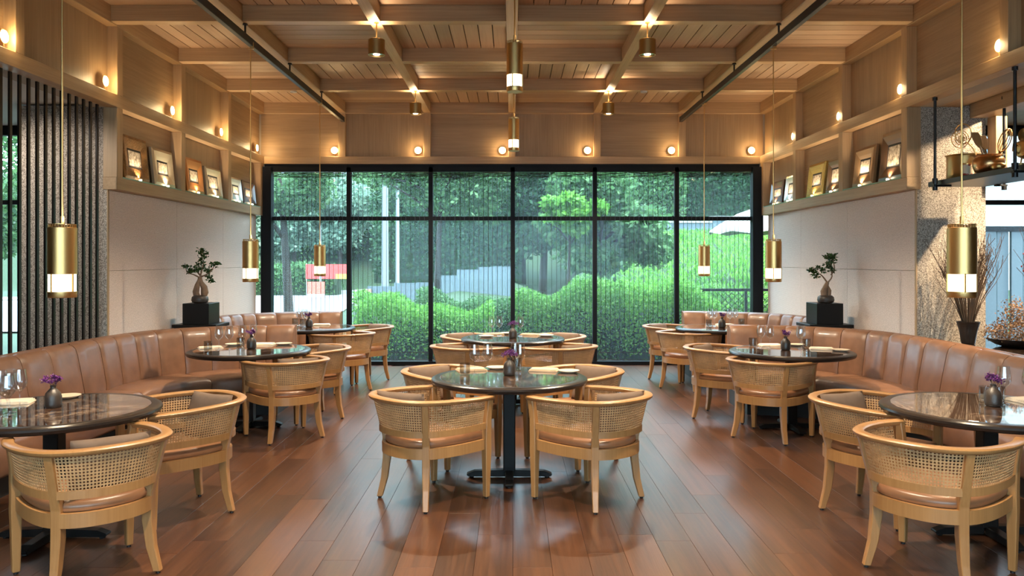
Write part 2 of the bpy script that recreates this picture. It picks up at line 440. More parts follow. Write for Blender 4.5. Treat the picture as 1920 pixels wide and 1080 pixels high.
# ------------------------------------------------------------------ side walls with frieze, picture niches and stone
ZR0, ZR1, ZN0, ZN1 = 3.10, 3.22, 2.30, 2.42              # rail, niche sill
YP = [7.82, 9.33, 10.86]                                  # frieze posts beyond the opening
def sbox(s, a, b, y0, y1, z0, z1): return MB().box(min(s*a, s*b), max(s*a, s*b), y0, y1, z0, z1)
for s, side in ((-1, 'left'), (1, 'right')):
    mb = sbox(s, 3.97, 4.12, 7.78, 12.28, 0, ZC)
    q = sbox(s, 3.95, 4.12, -2.6, 7.78, ZR0, ZC); mb.add(q.v, q.f)
    q = sbox(s, 3.93, 4.12, -2.6, 2.6, 0, ZR0); mb.add(q.v, q.f)
    q = sbox(s, 3.95, 4.12, 12.28, 12.64, 3.06, ZC); mb.add(q.v, q.f)
    w = struct('wall_'+side, mb, M['plaster'])
    # stone slabs
    yj = [7.80, 9.38, 10.88, 12.28]
    for a, b in zip(yj, yj[1:]):
        for z0, z1 in ((0.0, 1.51), (1.51, ZN0)):
            sbox(s, 3.93, 3.97, a+.002, b-.002, z0+.002, z1-.002).build('stone_slab', M['stone'], w, bevel=.002, seg=1)
    sbox(s, 3.926, 3.936, 7.77, 7.80, 0, ZN0).build('corner_trim', M['oak_z'], w)
    # rails, sill and posts
    sbox(s, XW, 3.95, -2.6, YW, ZR0, ZR1).build('frieze_rail', M['oak_y'], w, bevel=.003, seg=1)
    sbox(s, XW, 3.97, 7.76, YW-.02, ZN0, ZN1).build('niche_sill', M['oak_y'], w, bevel=.003, seg=1)
    allp = [1.5, 3.05, 4.6, 6.23] + YP
    for yp in allp:
        sbox(s, XW, 3.95, yp-.055, yp+.055, ZR1, ZB-.012).build('frieze_post', M['oak_z'], w, bevel=.003, seg=1)
    for yp in YP:
        sbox(s, XW, 3.97, yp-.055, yp+.055, ZN1, ZR0).build('niche_post', M['oak_z'], w, bevel=.003, seg=1)
    sbox(s, XW, 3.97, 12.20, YW-.02, ZN1, ZR0).build('niche_post', M['oak_z'], w, bevel=.003, seg=1)
    seq = allp + [YW+.14]
    for k, (a, b) in enumerate(zip(seq, seq[1:])):
        mat = M['panel_v'] if (k + (0 if s < 0 else 1)) % 2 else M['panel_h_y']
        sbox(s, 3.93, 3.95, a+.055, b-.055, ZR1, ZB-.012).build('frieze_panel', mat, w)
    seq = YP + [12.25]
    for k, (a, b) in enumerate(zip(seq, seq[1:])):
        mat = M['panel_v'] if (k + (0 if s < 0 else 1)) % 2 else M['panel_h_y']
        sbox(s, 3.955, 3.97, a+.055, b-.055, ZN1, ZR0).build('niche_panel', mat, w)
        sbox(s, XW-.002, 3.955, a+.06, b-.06, ZN1, ZN1+.012).build('glass_shelf', M['shelfglass'], w, bevel=.002, seg=1)
    # granite pier closing the opening, ceiling and outer wall of the side room
    px = (3.93, 4.79) if s < 0 else (3.93, 4.60)
    pier = struct('wall_pier_'+side, sbox(s, px[0]+.006, px[1], 7.770, 7.779, 0, 3.115).box(min(s*4.121, s*px[1]), max(s*4.121, s*px[1]), 7.779, 9.0, 0, 3.115), M['granite'])
    struct('ceiling_side_'+side, sbox(s, 4.12, 8, -2.6, 9.2, 3.13, 3.25), M['white'] if s < 0 else M['oak_y'])
    struct('wall_outer_'+side, sbox(s, 7.8, 8, -2.6, 9.2, 0, 3.13), M['plaster'])
    # end window of the side room
    x0 = px[1]
    wn = tag(empty('window_%d' % (2 if s < 0 else 3), (0, 0, 0)), kind='structure')
    for a, b, z0, z1 in ((x0, 7.8, 3.02, 3.13), (x0, 7.8, 0, .10), (x0, x0+.03, .1, 3.02), (x0+1.25, x0+1.31, .1, 3.02)):
        sbox(s, a, b, 9.0, 9.08, z0, z1).build('window_frame', M['frameblack'], wn)
    sbox(s, x0, 7.8, 9.0, 9.08, 2.24, 2.29).build('transom', M['frameblack'], wn)
    sbox(s, x0, 7.8, 9.035, 9.043, .1, 3.02).build('pane', M['glass'], wn)

# right side opening: lintel soffit and an inner beam seen above the hanging shelf
wr = bpy.data.objects['wall_right']
sbox(1, 4.12, 4.36, 2.6, 7.78, ZR0+.001, ZR0+.028).build('lintel_soffit', M['oak_y'], wr)
sbox(1, 4.44, 4.62, 2.6, 7.76, 2.99, 3.128).build('inner_beam', M['oak_y'], wr, bevel=.003, seg=1)
sbox(1, 4.61, 4.72, 7.62, 7.76, 2.36, 2.989).build('inner_post', M['oak_z'], wr, bevel=.003, seg=1)

# ------------------------------------------------------------------ window wall
wb = struct('wall_back', MB().box(-4.12, 4.12, YW+.10, YW+.3, 3.06, ZC), M['plaster'])
MB().box(-XW, XW, YW, YW+.10, ZR0, ZR1-.005).build('frieze_rail', M['oak_x'], wb, bevel=.003, seg=1)
MB().box(-XW, XW, YW+.03, YW+.10, 3.03, ZR0).build('shadow_gap', M['frameblack'], wb)  # black strip standing in for the shadow under the rail
for xb in XB:
    MB().box(xb-.055, xb+.055, YW+.01, YW+.10, ZR1-.005, ZB-.012).build('frieze_post', M['oak_z'], wb, bevel=.003, seg=1)
for k, (a, b) in enumerate(zip([-3.9]+XB, XB+[3.9])):
    MB().box(a+(.055 if k else .0), b-(.055 if k < 5 else 0), YW+.085, YW+.10, ZR1-.005, ZB-.012).build('frieze_panel', M['panel_v'] if k % 2 else M['panel_h_x'], wb)

win = tag(empty('window_1', (0, 0, 0)), kind='structure')
ZH = 3.05
for x0, x1 in ((-3.86, -3.70), (3.70, 3.86)):
    MB().box(x0, x1, 12.28, 12.44, 0, ZH).build('window_jamb', M['frameblack'], win, bevel=.003, seg=1)
MX = [-2.52, -1.256, .012, 1.28, 2.546]
for xm in MX:
    MB().box(xm-.034, xm+.034, 12.34, 12.44, .055, ZH).build('mullion', M['frameblack'], win, bevel=.003, seg=1)
MB().box(-3.70, 3.70, 12.34, 12.44, ZH-.07, ZH).build('window_head', M['frameblack'], win)
MB().box(-3.70, 3.70, 12.30, 12.44, 0.001, .055).build('window_sill', M['frameblack'], win)
edges = [-3.70] + MX + [3.70]
for a, b in zip(edges, edges[1:]):
    a2 = a+(.034 if a > -3.6 else 0); b2 = b-(.034 if b < 3.6 else 0)
    MB().box(a2, b2, 12.35, 12.43, 2.228, 2.288).build('transom', M['frameblack'], win)
    MB().box(a2, b2, 12.385, 12.393, .055, 2.228).build('pane', M['glass'], win)
    MB().box(a2, b2, 12.385, 12.393, 2.288, ZH-.07).build('pane', M['glass'], win)
# wire strand screens hung in front of each bay
WORD = ['leftmost', 'second', 'third', 'fourth', 'fifth', 'rightmost']
for k, (a, b) in enumerate(zip(edges, edges[1:])):
    mb = MB(); a += .05; b -= .05; n = 16
    for i in range(n):
        xx = a+(b-a)*(i+.5)/n + rng.uniform(-.006, .006)
        mb.tube([(xx, 12.29, .075), (xx+rng.uniform(-.004, .004), 12.29, 1.5), (xx, 12.29, ZH-.075)], .0037, 5)
    for i in range(6):
        z = ZH-.085-.013*i
        pts = [(a-.02+(b-a+.04)*t/10, 12.282+.006*(i % 2), z-.010*math.sin(PI*t/10+.3*k)*(1+.1*i)+rng.uniform(-.006, .006)) for t in range(11)]
        mb.tube(pts, .0042, 5)
    for z in (.20, .085):
        mb.tube([(a-.02, 12.285, z), ((a+b)/2, 12.285, z-.006), (b+.02, 12.285, z)], .0045, 5)
    o = mb.build('wire_screen', M['blackmetal'])
    tag(o, 'hanging screen of thin black vertical wires, %s window bay%s' % (WORD[k], '' if k in (0, 5) else ' from the left'), 'screen', 'wire screens over the window')

# unseen wall behind the camera, its glazing added to let in fill daylight
wf = struct('wall_front', MB().box(-8, 8, -2.75, -2.6, 0, .95).box(-8, 8, -2.75, -2.6, 3.0, ZC).box(-8, -3.9, -2.75, -2.6, .95, 3).box(3.9, 8, -2.75, -2.6, .95, 3), M['plaster'])
wn = tag(empty('window_4', (0, 0, 0)), kind='structure')
MB().box(-3.9, 3.9, -2.70, -2.692, .95, 3.0).build('pane', M['glass'], wn)
for xm in (-3.9, -1.95, 0, 1.95, 3.84):
    MB().box(xm, xm+.06, -2.74, -2.65, .95, 3.0).build('mullion', M['frameblack'], wn)

# slatted screen in the left opening
o = tag(empty('slat_screen', (-3.95, 6.0, 0)), 'screen of upright black metal bars in front of the grey granite pier', 'screen')
sl = MB().box(-.008, .008, -.016, .016, 0, 3.098).build('slat', M['slat'], o, loc=(0, 1.615, 0))
for k in range(1, 25):
    c = sl.copy(); COL.objects.link(c); c.parent = o; c.location = (0, 1.615-.12*k, 0)
# ------------------------------------------------------------------ armchairs
UB = [(.272, .285), (.285, .13), (.278, -.04), (.238, -.185), (.140, -.275), (0, -.303)]
UT = [(.302, .300), (.338, .13), (.334, -.065), (.284, -.235), (.165, -.338), (0, -.366)]
def u_curve(level, n=81):
    h = [(a[0]+(b[0]-a[0])*level, a[1]+(b[1]-a[1])*level, 0) for a, b in zip(UB, UT)]
    full = h + [(-p[0], p[1], 0) for p in h[-2::-1]]
    return spline(full, n)
def u_at(c, s):
    f = s*(len(c)-1); i = min(int(f), len(c)-2); return c[i].lerp(c[i+1], f-i)
SR = 0.335                                               # where the rear stiles stand along the U
def _bear(p): return math.atan2(abs(p.x), -p.y)
_cb, _ct = u_curve(0.0), u_curve(1.0)
SRT = min((abs(_bear(u_at(_ct, k/1000))-_bear(u_at(_cb, SR))), k/1000) for k in range(200, 480))[1]
def s_edge(v): return SR+(SRT-SR)*v
def ribbon(c, s0, s1, n, zf, prof, cap=True):
    """sweep a profile of (outward, up) along part of a U curve"""
    R = []
    for i in range(n):
        s = s0+(s1-s0)*i/(n-1); p = u_at(c, s)
        d = (u_at(c, min(s+.01, 1))-u_at(c, max(s-.01, 0))).normalized()
        o = Vector((-d.y, d.x, 0)) * -1
        if o.dot(Vector((p.x, p.y-.02, 0))) < 0: o = -o
        R.append([(p.x+o.x*a, p.y+o.y*a, zf(s)+b) for a, b in prof])
    return R
def make_chair():
    t = empty('cane_armchair')
    cT, cB = u_curve(1.0), u_curve(0.0)
    topz = lambda s: .686+.024*math.sin(PI*s)
    # legs run on as stiles to the rail
    for sx in (-1, 1):
        ang = 0
        mb = MB().post([(sx*.278, .268, .012, .018, .018, 0), (sx*.279, .268, .33, .026, .025, 0), (sx*.279, .268, .42, .025, .025, 0),
                        (sx*.284, .270, .55, .022, .023, 0), (sx*.302, .280, .688, .018, .024, 0)])
        lg = mb.build('leg', M['chair'], t, bevel=.004, seg=1)
        MB().lathe([(.012, 0), (.012, .014)], 8, (sx*.278, .268, 0)).build('foot_pad', M['dark'], lg)
        p = u_at(cB, SR if sx > 0 else 1-SR); q = u_at(cT, SRT if sx > 0 else 1-SRT)
        a = math.atan2(p.y, p.x)
        k = p.normalized()
        mb = MB().post([(p.x*.93+k.x*.055, p.y*.93+k.y*.055, .012, .019, .018, a), (p.x*.93+k.x*.022, p.y*.93+k.y*.022, .14, .023, .021, a),
                        (p.x*.95, p.y*.95, .28, .026, .025, a), (p.x*.955, p.y*.955, .42, .025, .025, a),
                        ((p.x*.55+q.x*.45)*.975, (p.y*.55+q.y*.45)*.975, .55, .021, .022, a), (q.x*.99, q.y*.99, .70, .017, .021, a)])
        lg = mb.build('leg', M['chair'], t, bevel=.004, seg=1)
        MB().lathe([(.012, 0), (.012, .014)], 8, (p.x*.93+k.x*.055, p.y*.93+k.y*.055, 0)).build('foot_pad', M['dark'], lg)
    # arm rail
    prof = [(-.024, -.010), (-.018, -.016), (.018, -.016), (.030, -.004), (.032, .006), (.024, .014), (-.018, .014), (-.026, .006)]
    MB().rings(ribbon(cT, -0.0, 1.0, 61, topz, prof)).build('arm_rail', M['chair'], t, smooth=50)
    # seat frame
    apr = [(-.014, .335), (.010, .335), (.010, .405), (-.014, .405)]
    mb = MB().rings(ribbon(cB, 0, 1, 49, lambda s: 0, apr)); mb.box(-.262, .262, .262, .285, .335, .405)
    mb.build('seat_frame', M['chair'], t, smooth=40)
    # lower back rails between the stiles
    cM = u_curve(.28); rp = [(-.010, -.020), (.011, -.020), (.011, .020), (-.010, .020)]
    SQ = s_edge(.28)
    for s0, s1 in ((.03, SQ-.012), (SQ+.012, 1-SQ-.012), (1-SQ+.012, .97)):
        MB().rings(ribbon(cM, s0, s1, 15, lambda s: .497, rp)).build('back_rail', M['chair'], t, smooth=40)
    # cane panels: a real lattice with octagonal holes
    cL, cU = u_curve(.34), u_curve(.95)
    for e0, e1 in ((lambda v: .045, lambda v: s_edge(v)-.015), (lambda v: s_edge(v)+.015, lambda v: 1-s_edge(v)-.015), (lambda v: 1-s_edge(v)+.015, lambda v: .955)):
        L = 1.72*(e1(.5)-e0(.5)); nc = max(8, int(L/.0162)); nr = 11
        def S(i, j):
            v = j/nr; s0, s1 = e0(.34+.61*v), e1(.34+.61*v); s = s0+(s1-s0)*i/nc
            p = u_at(cL, s).lerp(u_at(cU, s), v); z = .516+(topz(s)-.014-.516)*v
            return (p.x, p.y, z)
        V = {}; vs = []; fs = []
        def vid(i, j):
            k = (round(i, 3), round(j, 3))
            if k not in V: V[k] = len(vs); vs.append(S(*k))
            return V[k]
        h = .335
        for i in range(nc):
            for j in range(nr):
                ci, cj = i+.5, j+.5
                outer = [(i, j), (i+.5, j), (i+1, j), (i+1, j+.5), (i+1, j+1), (i+.5, j+1), (i, j+1), (i, j+.5)]
                inner = [(ci+h*math.cos(a), cj+h*1.05*math.sin(a)) for a in (-3*PI/4, -PI/2, -PI/4, 0, PI/4, PI/2, 3*PI/4, PI)]
                for k in range(8):
                    k2 = (k+1) % 8
                    fs.append((vid(*outer[k]), vid(*outer[k2]), vid(*inner[k2]), vid(*inner[k])))
        me = bpy.data.meshes.new('cane_panel'); me.from_pydata(vs, [], fs); me.update()
        bm = bmesh.new(); bm.from_mesh(me); bmesh.ops.recalc_face_normals(bm, faces=bm.faces)
        bmesh.ops.solidify(bm, geom=list(bm.faces), thickness=.0022); bm.to_mesh(me); bm.free()
        link('cane_panel', me, M['cane'], t)
    # padded seat
    out = [u_at(cB, i/48) for i in range(49)]
    def ring(k, z):
        r = [(p.x*k, (p.y-.0)*k, z) for p in out]
        return r
    prof = [(.93, .402), (.955, .412), (.962, .428), (.945, .445), (.88, .455), (.6, .462), (.2, .465)]
    MB().rings([ring(k, z) for k, z in prof]).build('seat_cushion', M['chair_leather'], t, smooth=60)
    return t

def pillow_mesh():
    n = 14; W, Hh, T = .185, .145, .05
    mb = MB(); vs = []; fs = []
    for side in (1, -1):
        base = len(vs)
        for i in range(n+1):
            for j in range(n+1):
                u, v = 2*i/n-1, 2*j/n-1
                e = max(0, (1-u**4)*(1-v**4))**.55
                pin = 1-.07*(u*u*v*v) - .06*(1-u*u*v*v)*0
                edge = 1-.05*(1-abs(u))*(abs(v) > .99)-.05*(1-abs(v))*(abs(u) > .99)
                vs.append((u*W*edge, side*T*e, v*Hh*edge))
        for i in range(n):
            for j in range(n):
                a = base+i*(n+1)+j; f = (a, a+n+1, a+n+2, a+1)
                fs.append(f if side > 0 else f[::-1])
    me = bpy.data.meshes.new('throw_pillow'); me.from_pydata(vs, [], fs); me.update()
    bm = bmesh.new(); bm.from_mesh(me); bmesh.ops.remove_doubles(bm, verts=bm.verts, dist=1e-5); bmesh.ops.recalc_face_normals(bm, faces=bm.faces); bm.to_mesh(me); bm.free()
    me.materials.append(M['pillow']); me.shade_smooth(); return me

TB = {'fc': (-.02, 5.95), 'rc': (.01, 8.95), 'nl': (-2.66, 4.65), 'ml': (-2.54, 7.75), 'fl': (-2.61, 10.34),
      'nr': (2.79, 4.70), 'mr': (2.67, 7.65), 'fr': (2.69, 10.30)}
TN = {'fc': 'front centre table', 'rc': 'rear centre table', 'nl': 'near left table', 'ml': 'middle left table', 'fl': 'far left table',
      'nr': 'near right table', 'mr': 'middle right table', 'fr': 'far right table'}
D = math.radians
# (x, y, facing angle, where, pillow: sideways offset, turn, or None)
CH = [(-.56, 5.43, D(45), 'fc', 'on its near left side, back to viewer', (-.06, .35)),
      (.54, 5.42, D(135), 'fc', 'on its near right side, back to viewer', (.06, -.35)),
      (-0.500, 6.50, D(-43), 'fc', 'behind it on the left, facing forward', (.05, -.3)),
      (0.510, 6.50, D(-137), 'fc', 'behind it on the right, facing forward', (-.05, .3)),
      (-0.460, 8.44, D(45), 'rc', 'on its near left side, back to viewer', (-.05, .3)),
      (0.500, 8.44, D(135), 'rc', 'on its near right side, back to viewer', (.05, -.3)),
      (-0.450, 9.48, D(-45), 'rc', 'behind it on the left by the window', (.03, -.25)),
      (0.480, 9.48, D(-135), 'rc', 'behind it on the right by the window', (-.03, .25)),
      (-2.165, 4.12, D(135), 'nl', 'at bottom left, back to viewer', (.03, -.1)),
      (-2.130, 5.13, D(-136), 'nl', 'on its far aisle side', (-.02, .3)),
      (-2.060, 7.31, D(128), 'ml', 'on its near side, back to viewer', (.04, -.3)),
      (-2.060, 8.20, D(-143), 'ml', 'on its far aisle side', (-.03, .3)),
      (-2.090, 9.92, D(132), 'fl', 'on its near side, back to viewer', None),
      (-2.005, 10.84, D(-140), 'fl', 'nearest the window', (-.02, .2)),
      (2.200, 4.17, D(40), 'nr', 'at bottom right, back to viewer', None),
      (2.340, 5.15, D(-50), 'nr', 'on its far aisle side', (.04, -.3)),
      (2.350, 7.29, D(48), 'mr', 'on its near side, back to viewer', None),
      (2.175, 8.25, D(-30), 'mr', 'on its far aisle side', (.03, -.2)),
      (2.210, 10.08, D(46), 'fr', 'on its near side, back to viewer', None),
      (2.190, 10.92, D(-35), 'fr', 'nearest the window', (.02, -.2))]
proto = make_chair(); PM = pillow_mesh(); pillows = []
for i, (cx, cy, a, tb, where, pil) in enumerate(CH):
    c = proto if i == 0 else copy_tree(proto)
    c.location = (cx, cy, 0); c.rotation_euler = (0, 0, a-PI/2)
    tag(c, 'cane-back armchair at the %s, %s' % (TN[tb], where), 'armchair', 'cane armchairs')
    if pil:
        o = link('throw_pillow', PM, M['pillow'])
        m = Matrix.Rotation(a-PI/2, 4, 'Z') @ Matrix.Translation((pil[0], -.175, .600)) @ Matrix.Rotation(pil[1], 4, 'Z') @ Matrix.Rotation(D(17), 4, 'X')
        o.matrix_world = Matrix.Translation((cx, cy, 0)) @ m
        tag(o, 'taupe pillow at the %s, chair %s' % (TN[tb], where.split(',')[0]), 'pillow', 'chair pillows')

# ------------------------------------------------------------------ round tables
def make_table():
    t = empty('round_table'); Z = .75; R = .58
    MB().lathe([(.10, Z-.046), (R-.03, Z-.046), (R-.008, Z-.038), (R, Z-.022), (R-.004, Z-.010), (R-.018, Z-.002), (R-.03, Z), (.516, Z), (.516, Z-.012), (.1, Z-.012)], 72).build('table_rim', M['rim'], t, smooth=40)
    MB().lathe([(.515, Z-.012), (.515, Z-.0005), (.513, Z+.0005)], 72).build('marble_inlay', M['marble'], t)
    MB().box(-.045, .045, -.045, .045, .05, Z-.046).build('column', M['black'], t, bevel=.006, seg=1)
    MB().box(-.2, .2, -.2, .2, Z-.06, Z-.046).build('mounting_plate', M['black'], t)
    for k in range(4):
        a = k*PI/2; R_ = Matrix.Rotation(a, 3, 'Z')
        vs = [(.03, -.03, .012), (.30, -.03, .012), (.315, -.03, .02), (.315, -.03, .032), (.26, -.03, .052), (.03, -.03, .062)]
        vs = [tuple(R_ @ Vector(p)) for p in vs] + [tuple(R_ @ Vector((p[0], .03, p[2]))) for p in vs]
        fs = [(5, 4, 3, 2, 1, 0), (6, 7, 8, 9, 10, 11)] + [(i, (i+1) % 6, (i+1) % 6+6, i+6) for i in range(6)]
        ar = MB().add(vs, fs).build('base_arm', M['black'], t, bevel=.003, seg=1)
        c = R_ @ Vector((.28, 0, 0)); MB().lathe([(.016, 0), (.018, .006), (.014, .014)], 10, c).build('glide', M['dark'], ar)
    return t
tp = make_table()
TL = {'fc': 'round table with brown marble top in the middle foreground', 'rc': 'round marble table in the centre near the window',
      'nl': 'round brown marble table cut off at the left edge', 'ml': 'round marble table halfway along the left banquette', 'fl': 'round marble table nearest the window on the left',
      'nr': 'round brown marble table cut off at the right edge', 'mr': 'round marble table halfway along the right banquette', 'fr': 'round marble table nearest the window on the right'}
for i, k in enumerate(TB):
    t = tp if i == 0 else copy_tree(tp)
    t.location = (*TB[k], 0); tag(t, TL[k], 'table', 'round marble tables')

# ------------------------------------------------------------------ banquettes
def path_pair(s, dy):
    rear = [(3.95, 3.4), (3.95, 4.6), (3.95, 5.8), (3.95, 7.0), (3.945, 7.42), (3.90, 7.88), (3.80, 8.28), (3.60, 8.60), (3.28, 8.85), (2.9, 9.02), (2.45, 9.12)]
    front = [(3.35, 3.4), (3.35, 4.6), (3.35, 5.8), (3.35, 6.9), (3.33, 7.25), (3.25, 7.55), (3.15, 7.82), (3.01, 8.03), (2.85, 8.13), (2.66, 8.20), (2.45, 8.24)]
    n = 161
    R = [Vector((s*p.x, p.y+dy, 0)) for p in spline([(x, y, 0) for x, y in rear], n)]
    # sample the front at matching control parameters
    def dense(pts):
        P = [Vector((a, b, 0)) for a, b in pts]; P = [P[0]*2-P[1]]+P+[P[-1]*2-P[-2]]; out = []
        for i in range(1, len(P)-2):
            for k in range(24):
                t = k/24
                out.append(0.5*((2*P[i])+(P[i+1]-P[i-1])*t+(2*P[i-1]-5*P[i]+4*P[i+1]-P[i+2])*t*t+(3*P[i]-P[i-1]-3*P[i+1]+P[i+2])*t**3))
        out.append(P[-2]); return out
    dr, df = dense(rear), dense(front)
    return [Vector((s*p.x, p.y+dy, 0)) for p in dr], [Vector((s*p.x, p.y+dy, 0)) for p in df]
ZS, ZT = .43, .885
def banq(s, dy, mods, labels, grp):
    Rr, Ff = path_pair(s, dy); n = len(Rr)-1
    def fr(u):
        f = max(0, min(n, u*24)); i = min(int(f), n-1); w = f-i
        a = Rr[i].lerp(Rr[i+1], w); b = Ff[i].lerp(Ff[i+1], w); d = (b-a); return a, d.normalized(), d.length
    def even(u0, u1, m):
        us = [u0+(u1-u0)*i/200 for i in range(201)]; L = [0.0]
        for a, b in zip(us, us[1:]): L.append(L[-1]+(fr(b)[0]-fr(a)[0]).length)
        return [us[min(range(201), key=lambda i: abs(L[i]-L[-1]*k/m))] for k in range(m+1)]
    for (u0, u1, npan), lab in zip(mods, labels):
        ej = even(u0, u1, npan)
        root = empty('banquette', (0, 0, 0)); tag(root, lab, 'banquette', grp)
        g = .006
        # back panels, each a pillowy channel
        for k in range(npan):
            a0, a1 = ej[k], ej[k+1]
            m = 10; R = []
            for i in range(m+1):
                w = i/m; e = .004 if 0 < k < npan-1 else .010; u = a0+(a1-a0)*(e+(1-2*e)*w)
                p, d, L = fr(u); bul = .014*(1-abs(2*w-1)**8)
                drop = .012*abs(2*w-1)**6
                sec = [(.045, ZS-.10), (.225+bul-.018, ZS-.10), (.225+bul, ZS+.03), (.19+bul*1.2, ZS+.2), (.155+bul*1.1, ZT-.10), (.135+bul*.8, ZT-.035-drop), (.105, ZT-.010-drop), (.07, ZT-drop), (.045, ZT-.008-drop)]
                R.append([(p.x+d.x*o, p.y+d.y*o, z) for o, z in sec])
            MB().rings(R).build('back_panel', M['leather'], root, smooth=50)
        # shell behind the panels
        R = []
        for i in range(13):
            p, d, L = fr(u0+(u1-u0)*i/12)
            R.append([(p.x+d.x*o, p.y+d.y*o, z) for o, z in ((0, .0), (.044, .0), (.044, ZT-.012), (.03, ZT-.002), (.01, ZT-.002), (0, ZT-.015))])
        MB().rings(R).build('back_shell', M['leather'], root, smooth=40)
        # seat
        R = []; m = 24
        for i in range(m+1):
            w = i/m; u = u0+(u1-u0)*(.004+.992*w); p, d, L = fr(u); r = .018*abs(2*w-1)**10
            sec = [(.06, .17), (L-.03, .17), (L-.012, .19), (L-.002, ZS-.06), (L-.012, ZS-.022-r), (L-.04, ZS-.004-r), (L-.12, ZS+.006-r), (.24, ZS-r), (.06, ZS-.02)]
            R.append([(p.x+d.x*o, p.y+d.y*o, z) for o, z in sec])
        MB().rings(R).build('seat', M['leather'], root, smooth=50)
        R = []
        for i in range(13):
            p, d, L = fr(u0+(u1-u0)*(.01+.98*i/12))
            R.append([(p.x+d.x*o, p.y+d.y*o, z) for o, z in ((.05, 0), (L-.12, 0), (L-.12, .17), (.05, .17))])
        MB().rings(R).build('plinth', M['dark'], root)
mods = [(0.3, 2.0, 5), (2.0, 4.0, 4), (4.0, 7.0, 4), (7.0, 10.0, 4)]
for s, nm in ((-1, 'left'), (1, 'right')):
    banq(s, 0, mods, ['tan leather banquette section beside the near %s table, at the picture edge' % nm,
                      'tan leather banquette section along the %s wall behind the near table' % nm,
                      'curving tan leather banquette section turning the corner by the %s wall' % nm,
                      'tan leather banquette wing behind the middle %s table' % nm], 'tan leather banquettes')
    banq(s, 2.44, [(4.75, 7.0, 4), (7.0, 10.0, 4)], ['curved tan leather banquette by the far %s corner below the bonsai wall' % nm,
                      'tan leather banquette wing against the window, far %s' % nm], 'tan leather banquettes')
# ------------------------------------------------------------------ lamps
XT = 2.575
for s, nm in ((-1, 'left'), (1, 'right')):
    t = tag(empty('lighting_track', (s*XT, 12.2, 3.72)), 'long black lighting track under the %s ceiling beam' % nm, 'track')
    MB().box(-.024, .024, -14.0, 0, 0, .075).build('track_bar', M['blackmetal'], t, bevel=.003, seg=1)
    for yy in YB[4:]:
        y = yy-12.2+.02
        MB().tube([(0, y, .072), (0, y, .168)], .010, 8).lathe([(.024, .16), (.024, .174)], 12, (0, y, 0)).build('hanger', M['blackmetal'], t)
ORD = {0: 'nearest', 1: 'middle', 2: 'farthest'}
def make_pendant(R, Ht, cord):
    """origin at the underside"""
    t = empty('pendant_lamp')
    MB().lathe([(R*.97, .0), (R, .004), (R, .035), (R*.9, .035)], 32, cap1=False).build('bottom_ring', M['brass'], t, smooth=40)
    MB().lathe([(R*.94, .034), (R*.94, .034+Ht*.24)], 32).build('glass_diffuser', M['glow'], t, smooth=60)
    z0 = .033+Ht*.24
    for k in range(4):
        a = PI/4+k*PI/2+.5
        MB().box(-.004, .004, -.004, .004, .03, z0+.004).build('rib', M['brass'], t, loc=(R*.97*math.cos(a), R*.97*math.sin(a), 0))
    MB().lathe([(R*.9, z0), (R, z0), (R, Ht-.022), (R*.97, Ht-.020), (.012, Ht-.020)], 40, cap0=True).build('brass_body', M['brass'], t, smooth=35)
    mb = MB()
    for k in range(28):
        a = 2*PI*k/28; mb.tube([(R*.90*math.cos(a), R*.90*math.sin(a), Ht-.021), (R*.90*math.cos(a), R*.90*math.sin(a), Ht)], .0035, 5)
    mb.lathe([(R*.86, Ht-.003), (R*.95, Ht-.003), (R*.95, Ht), (R*.86, Ht)], 32)
    mb.build('vent_ring', M['brass'], t)
    MB().tube([(0, 0, Ht-.02), (0, 0, Ht+.045)], .011, 10).build('cord_grip', M['brass'], t, smooth=40)
    MB().tube([(0, 0, Ht+.04), (0, 0, cord)], .0055, 8).build('cord', M['brass'], t, smooth=40)
    lamp('pendant_light', 'SPOT', (0, 0, -.01), 16, WARM2, t, .05, 115, .8, (0, 0, -1))
    lamp('ceiling_fill', 'SPOT', (.02, 0, Ht+.012), 14 if R > .07 else 5, (1.0, .82, .58), t, .04, 165, .9, (0, 0, 1))  # added upward fill that brightens the ceiling and upper walls
    return t
pp = make_pendant(.077, .42, 3.70-1.40)
# small brass bracket where the cord meets the track
MB().box(-.03, .03, -.012, .012, 2.292, 2.300).box(-.004, .030, -.004, .004, 2.30, 2.36).build('bracket', M['brass'], pp)
first = True
for s, nm in ((-1, 'left'), (1, 'right')):
    for k, y in enumerate((4.58, 7.88, 10.72)):
        p = pp if first else copy_tree(pp); first = False
        p.location = (s*XT, y, 1.40); tag(p, 'tall brass cylinder pendant over the %s side, %s of three' % (nm, ORD[k]), 'pendant lamp', 'brass pendants over the side tables')
pc = make_pendant(.061, .375, 1.03)
for k, (y, w) in enumerate(((5.95, 'front'), (8.95, 'rear'))):
    p = pc if k == 0 else copy_tree(pc); p.location = (.02, y, 2.865-.03*k)
    tag(p, 'short brass cylinder pendant hung from the ceiling above the %s centre table' % w, 'pendant lamp', 'centre pendants')
def make_can():
    t = empty('downlight'); R, Hc = .080, .15
    MB().lathe([(R*.90, .012), (R*.9, 0), (R, 0), (R, Hc-.004), (R-.006, Hc), (.01, Hc)], 32, cap0=False).build('can', M['bronze'], t, smooth=35)
    MB().lathe([(R*.89, .010), (R*.89, .012), (.03, .016)], 32, cap1=False).build('reflector', M['steel'], t, smooth=40)
    MB().lathe([(.032, .009), (.030, .004)], 20).build('lens', M['downglow'], t)
    MB().tube([(0, 0, Hc-.002), (0, 0, .312)], .007, 8).lathe([(.022, .305), (.022, .314)], 14).build('stem', M['brass'], t, smooth=40)
    lamp('downlight_beam', 'SPOT', (0, 0, -.012), 240, (1.0, .83, .60), t, .022, 118, .7, (0, 0, -1))
    return t
can = make_can(); first = True
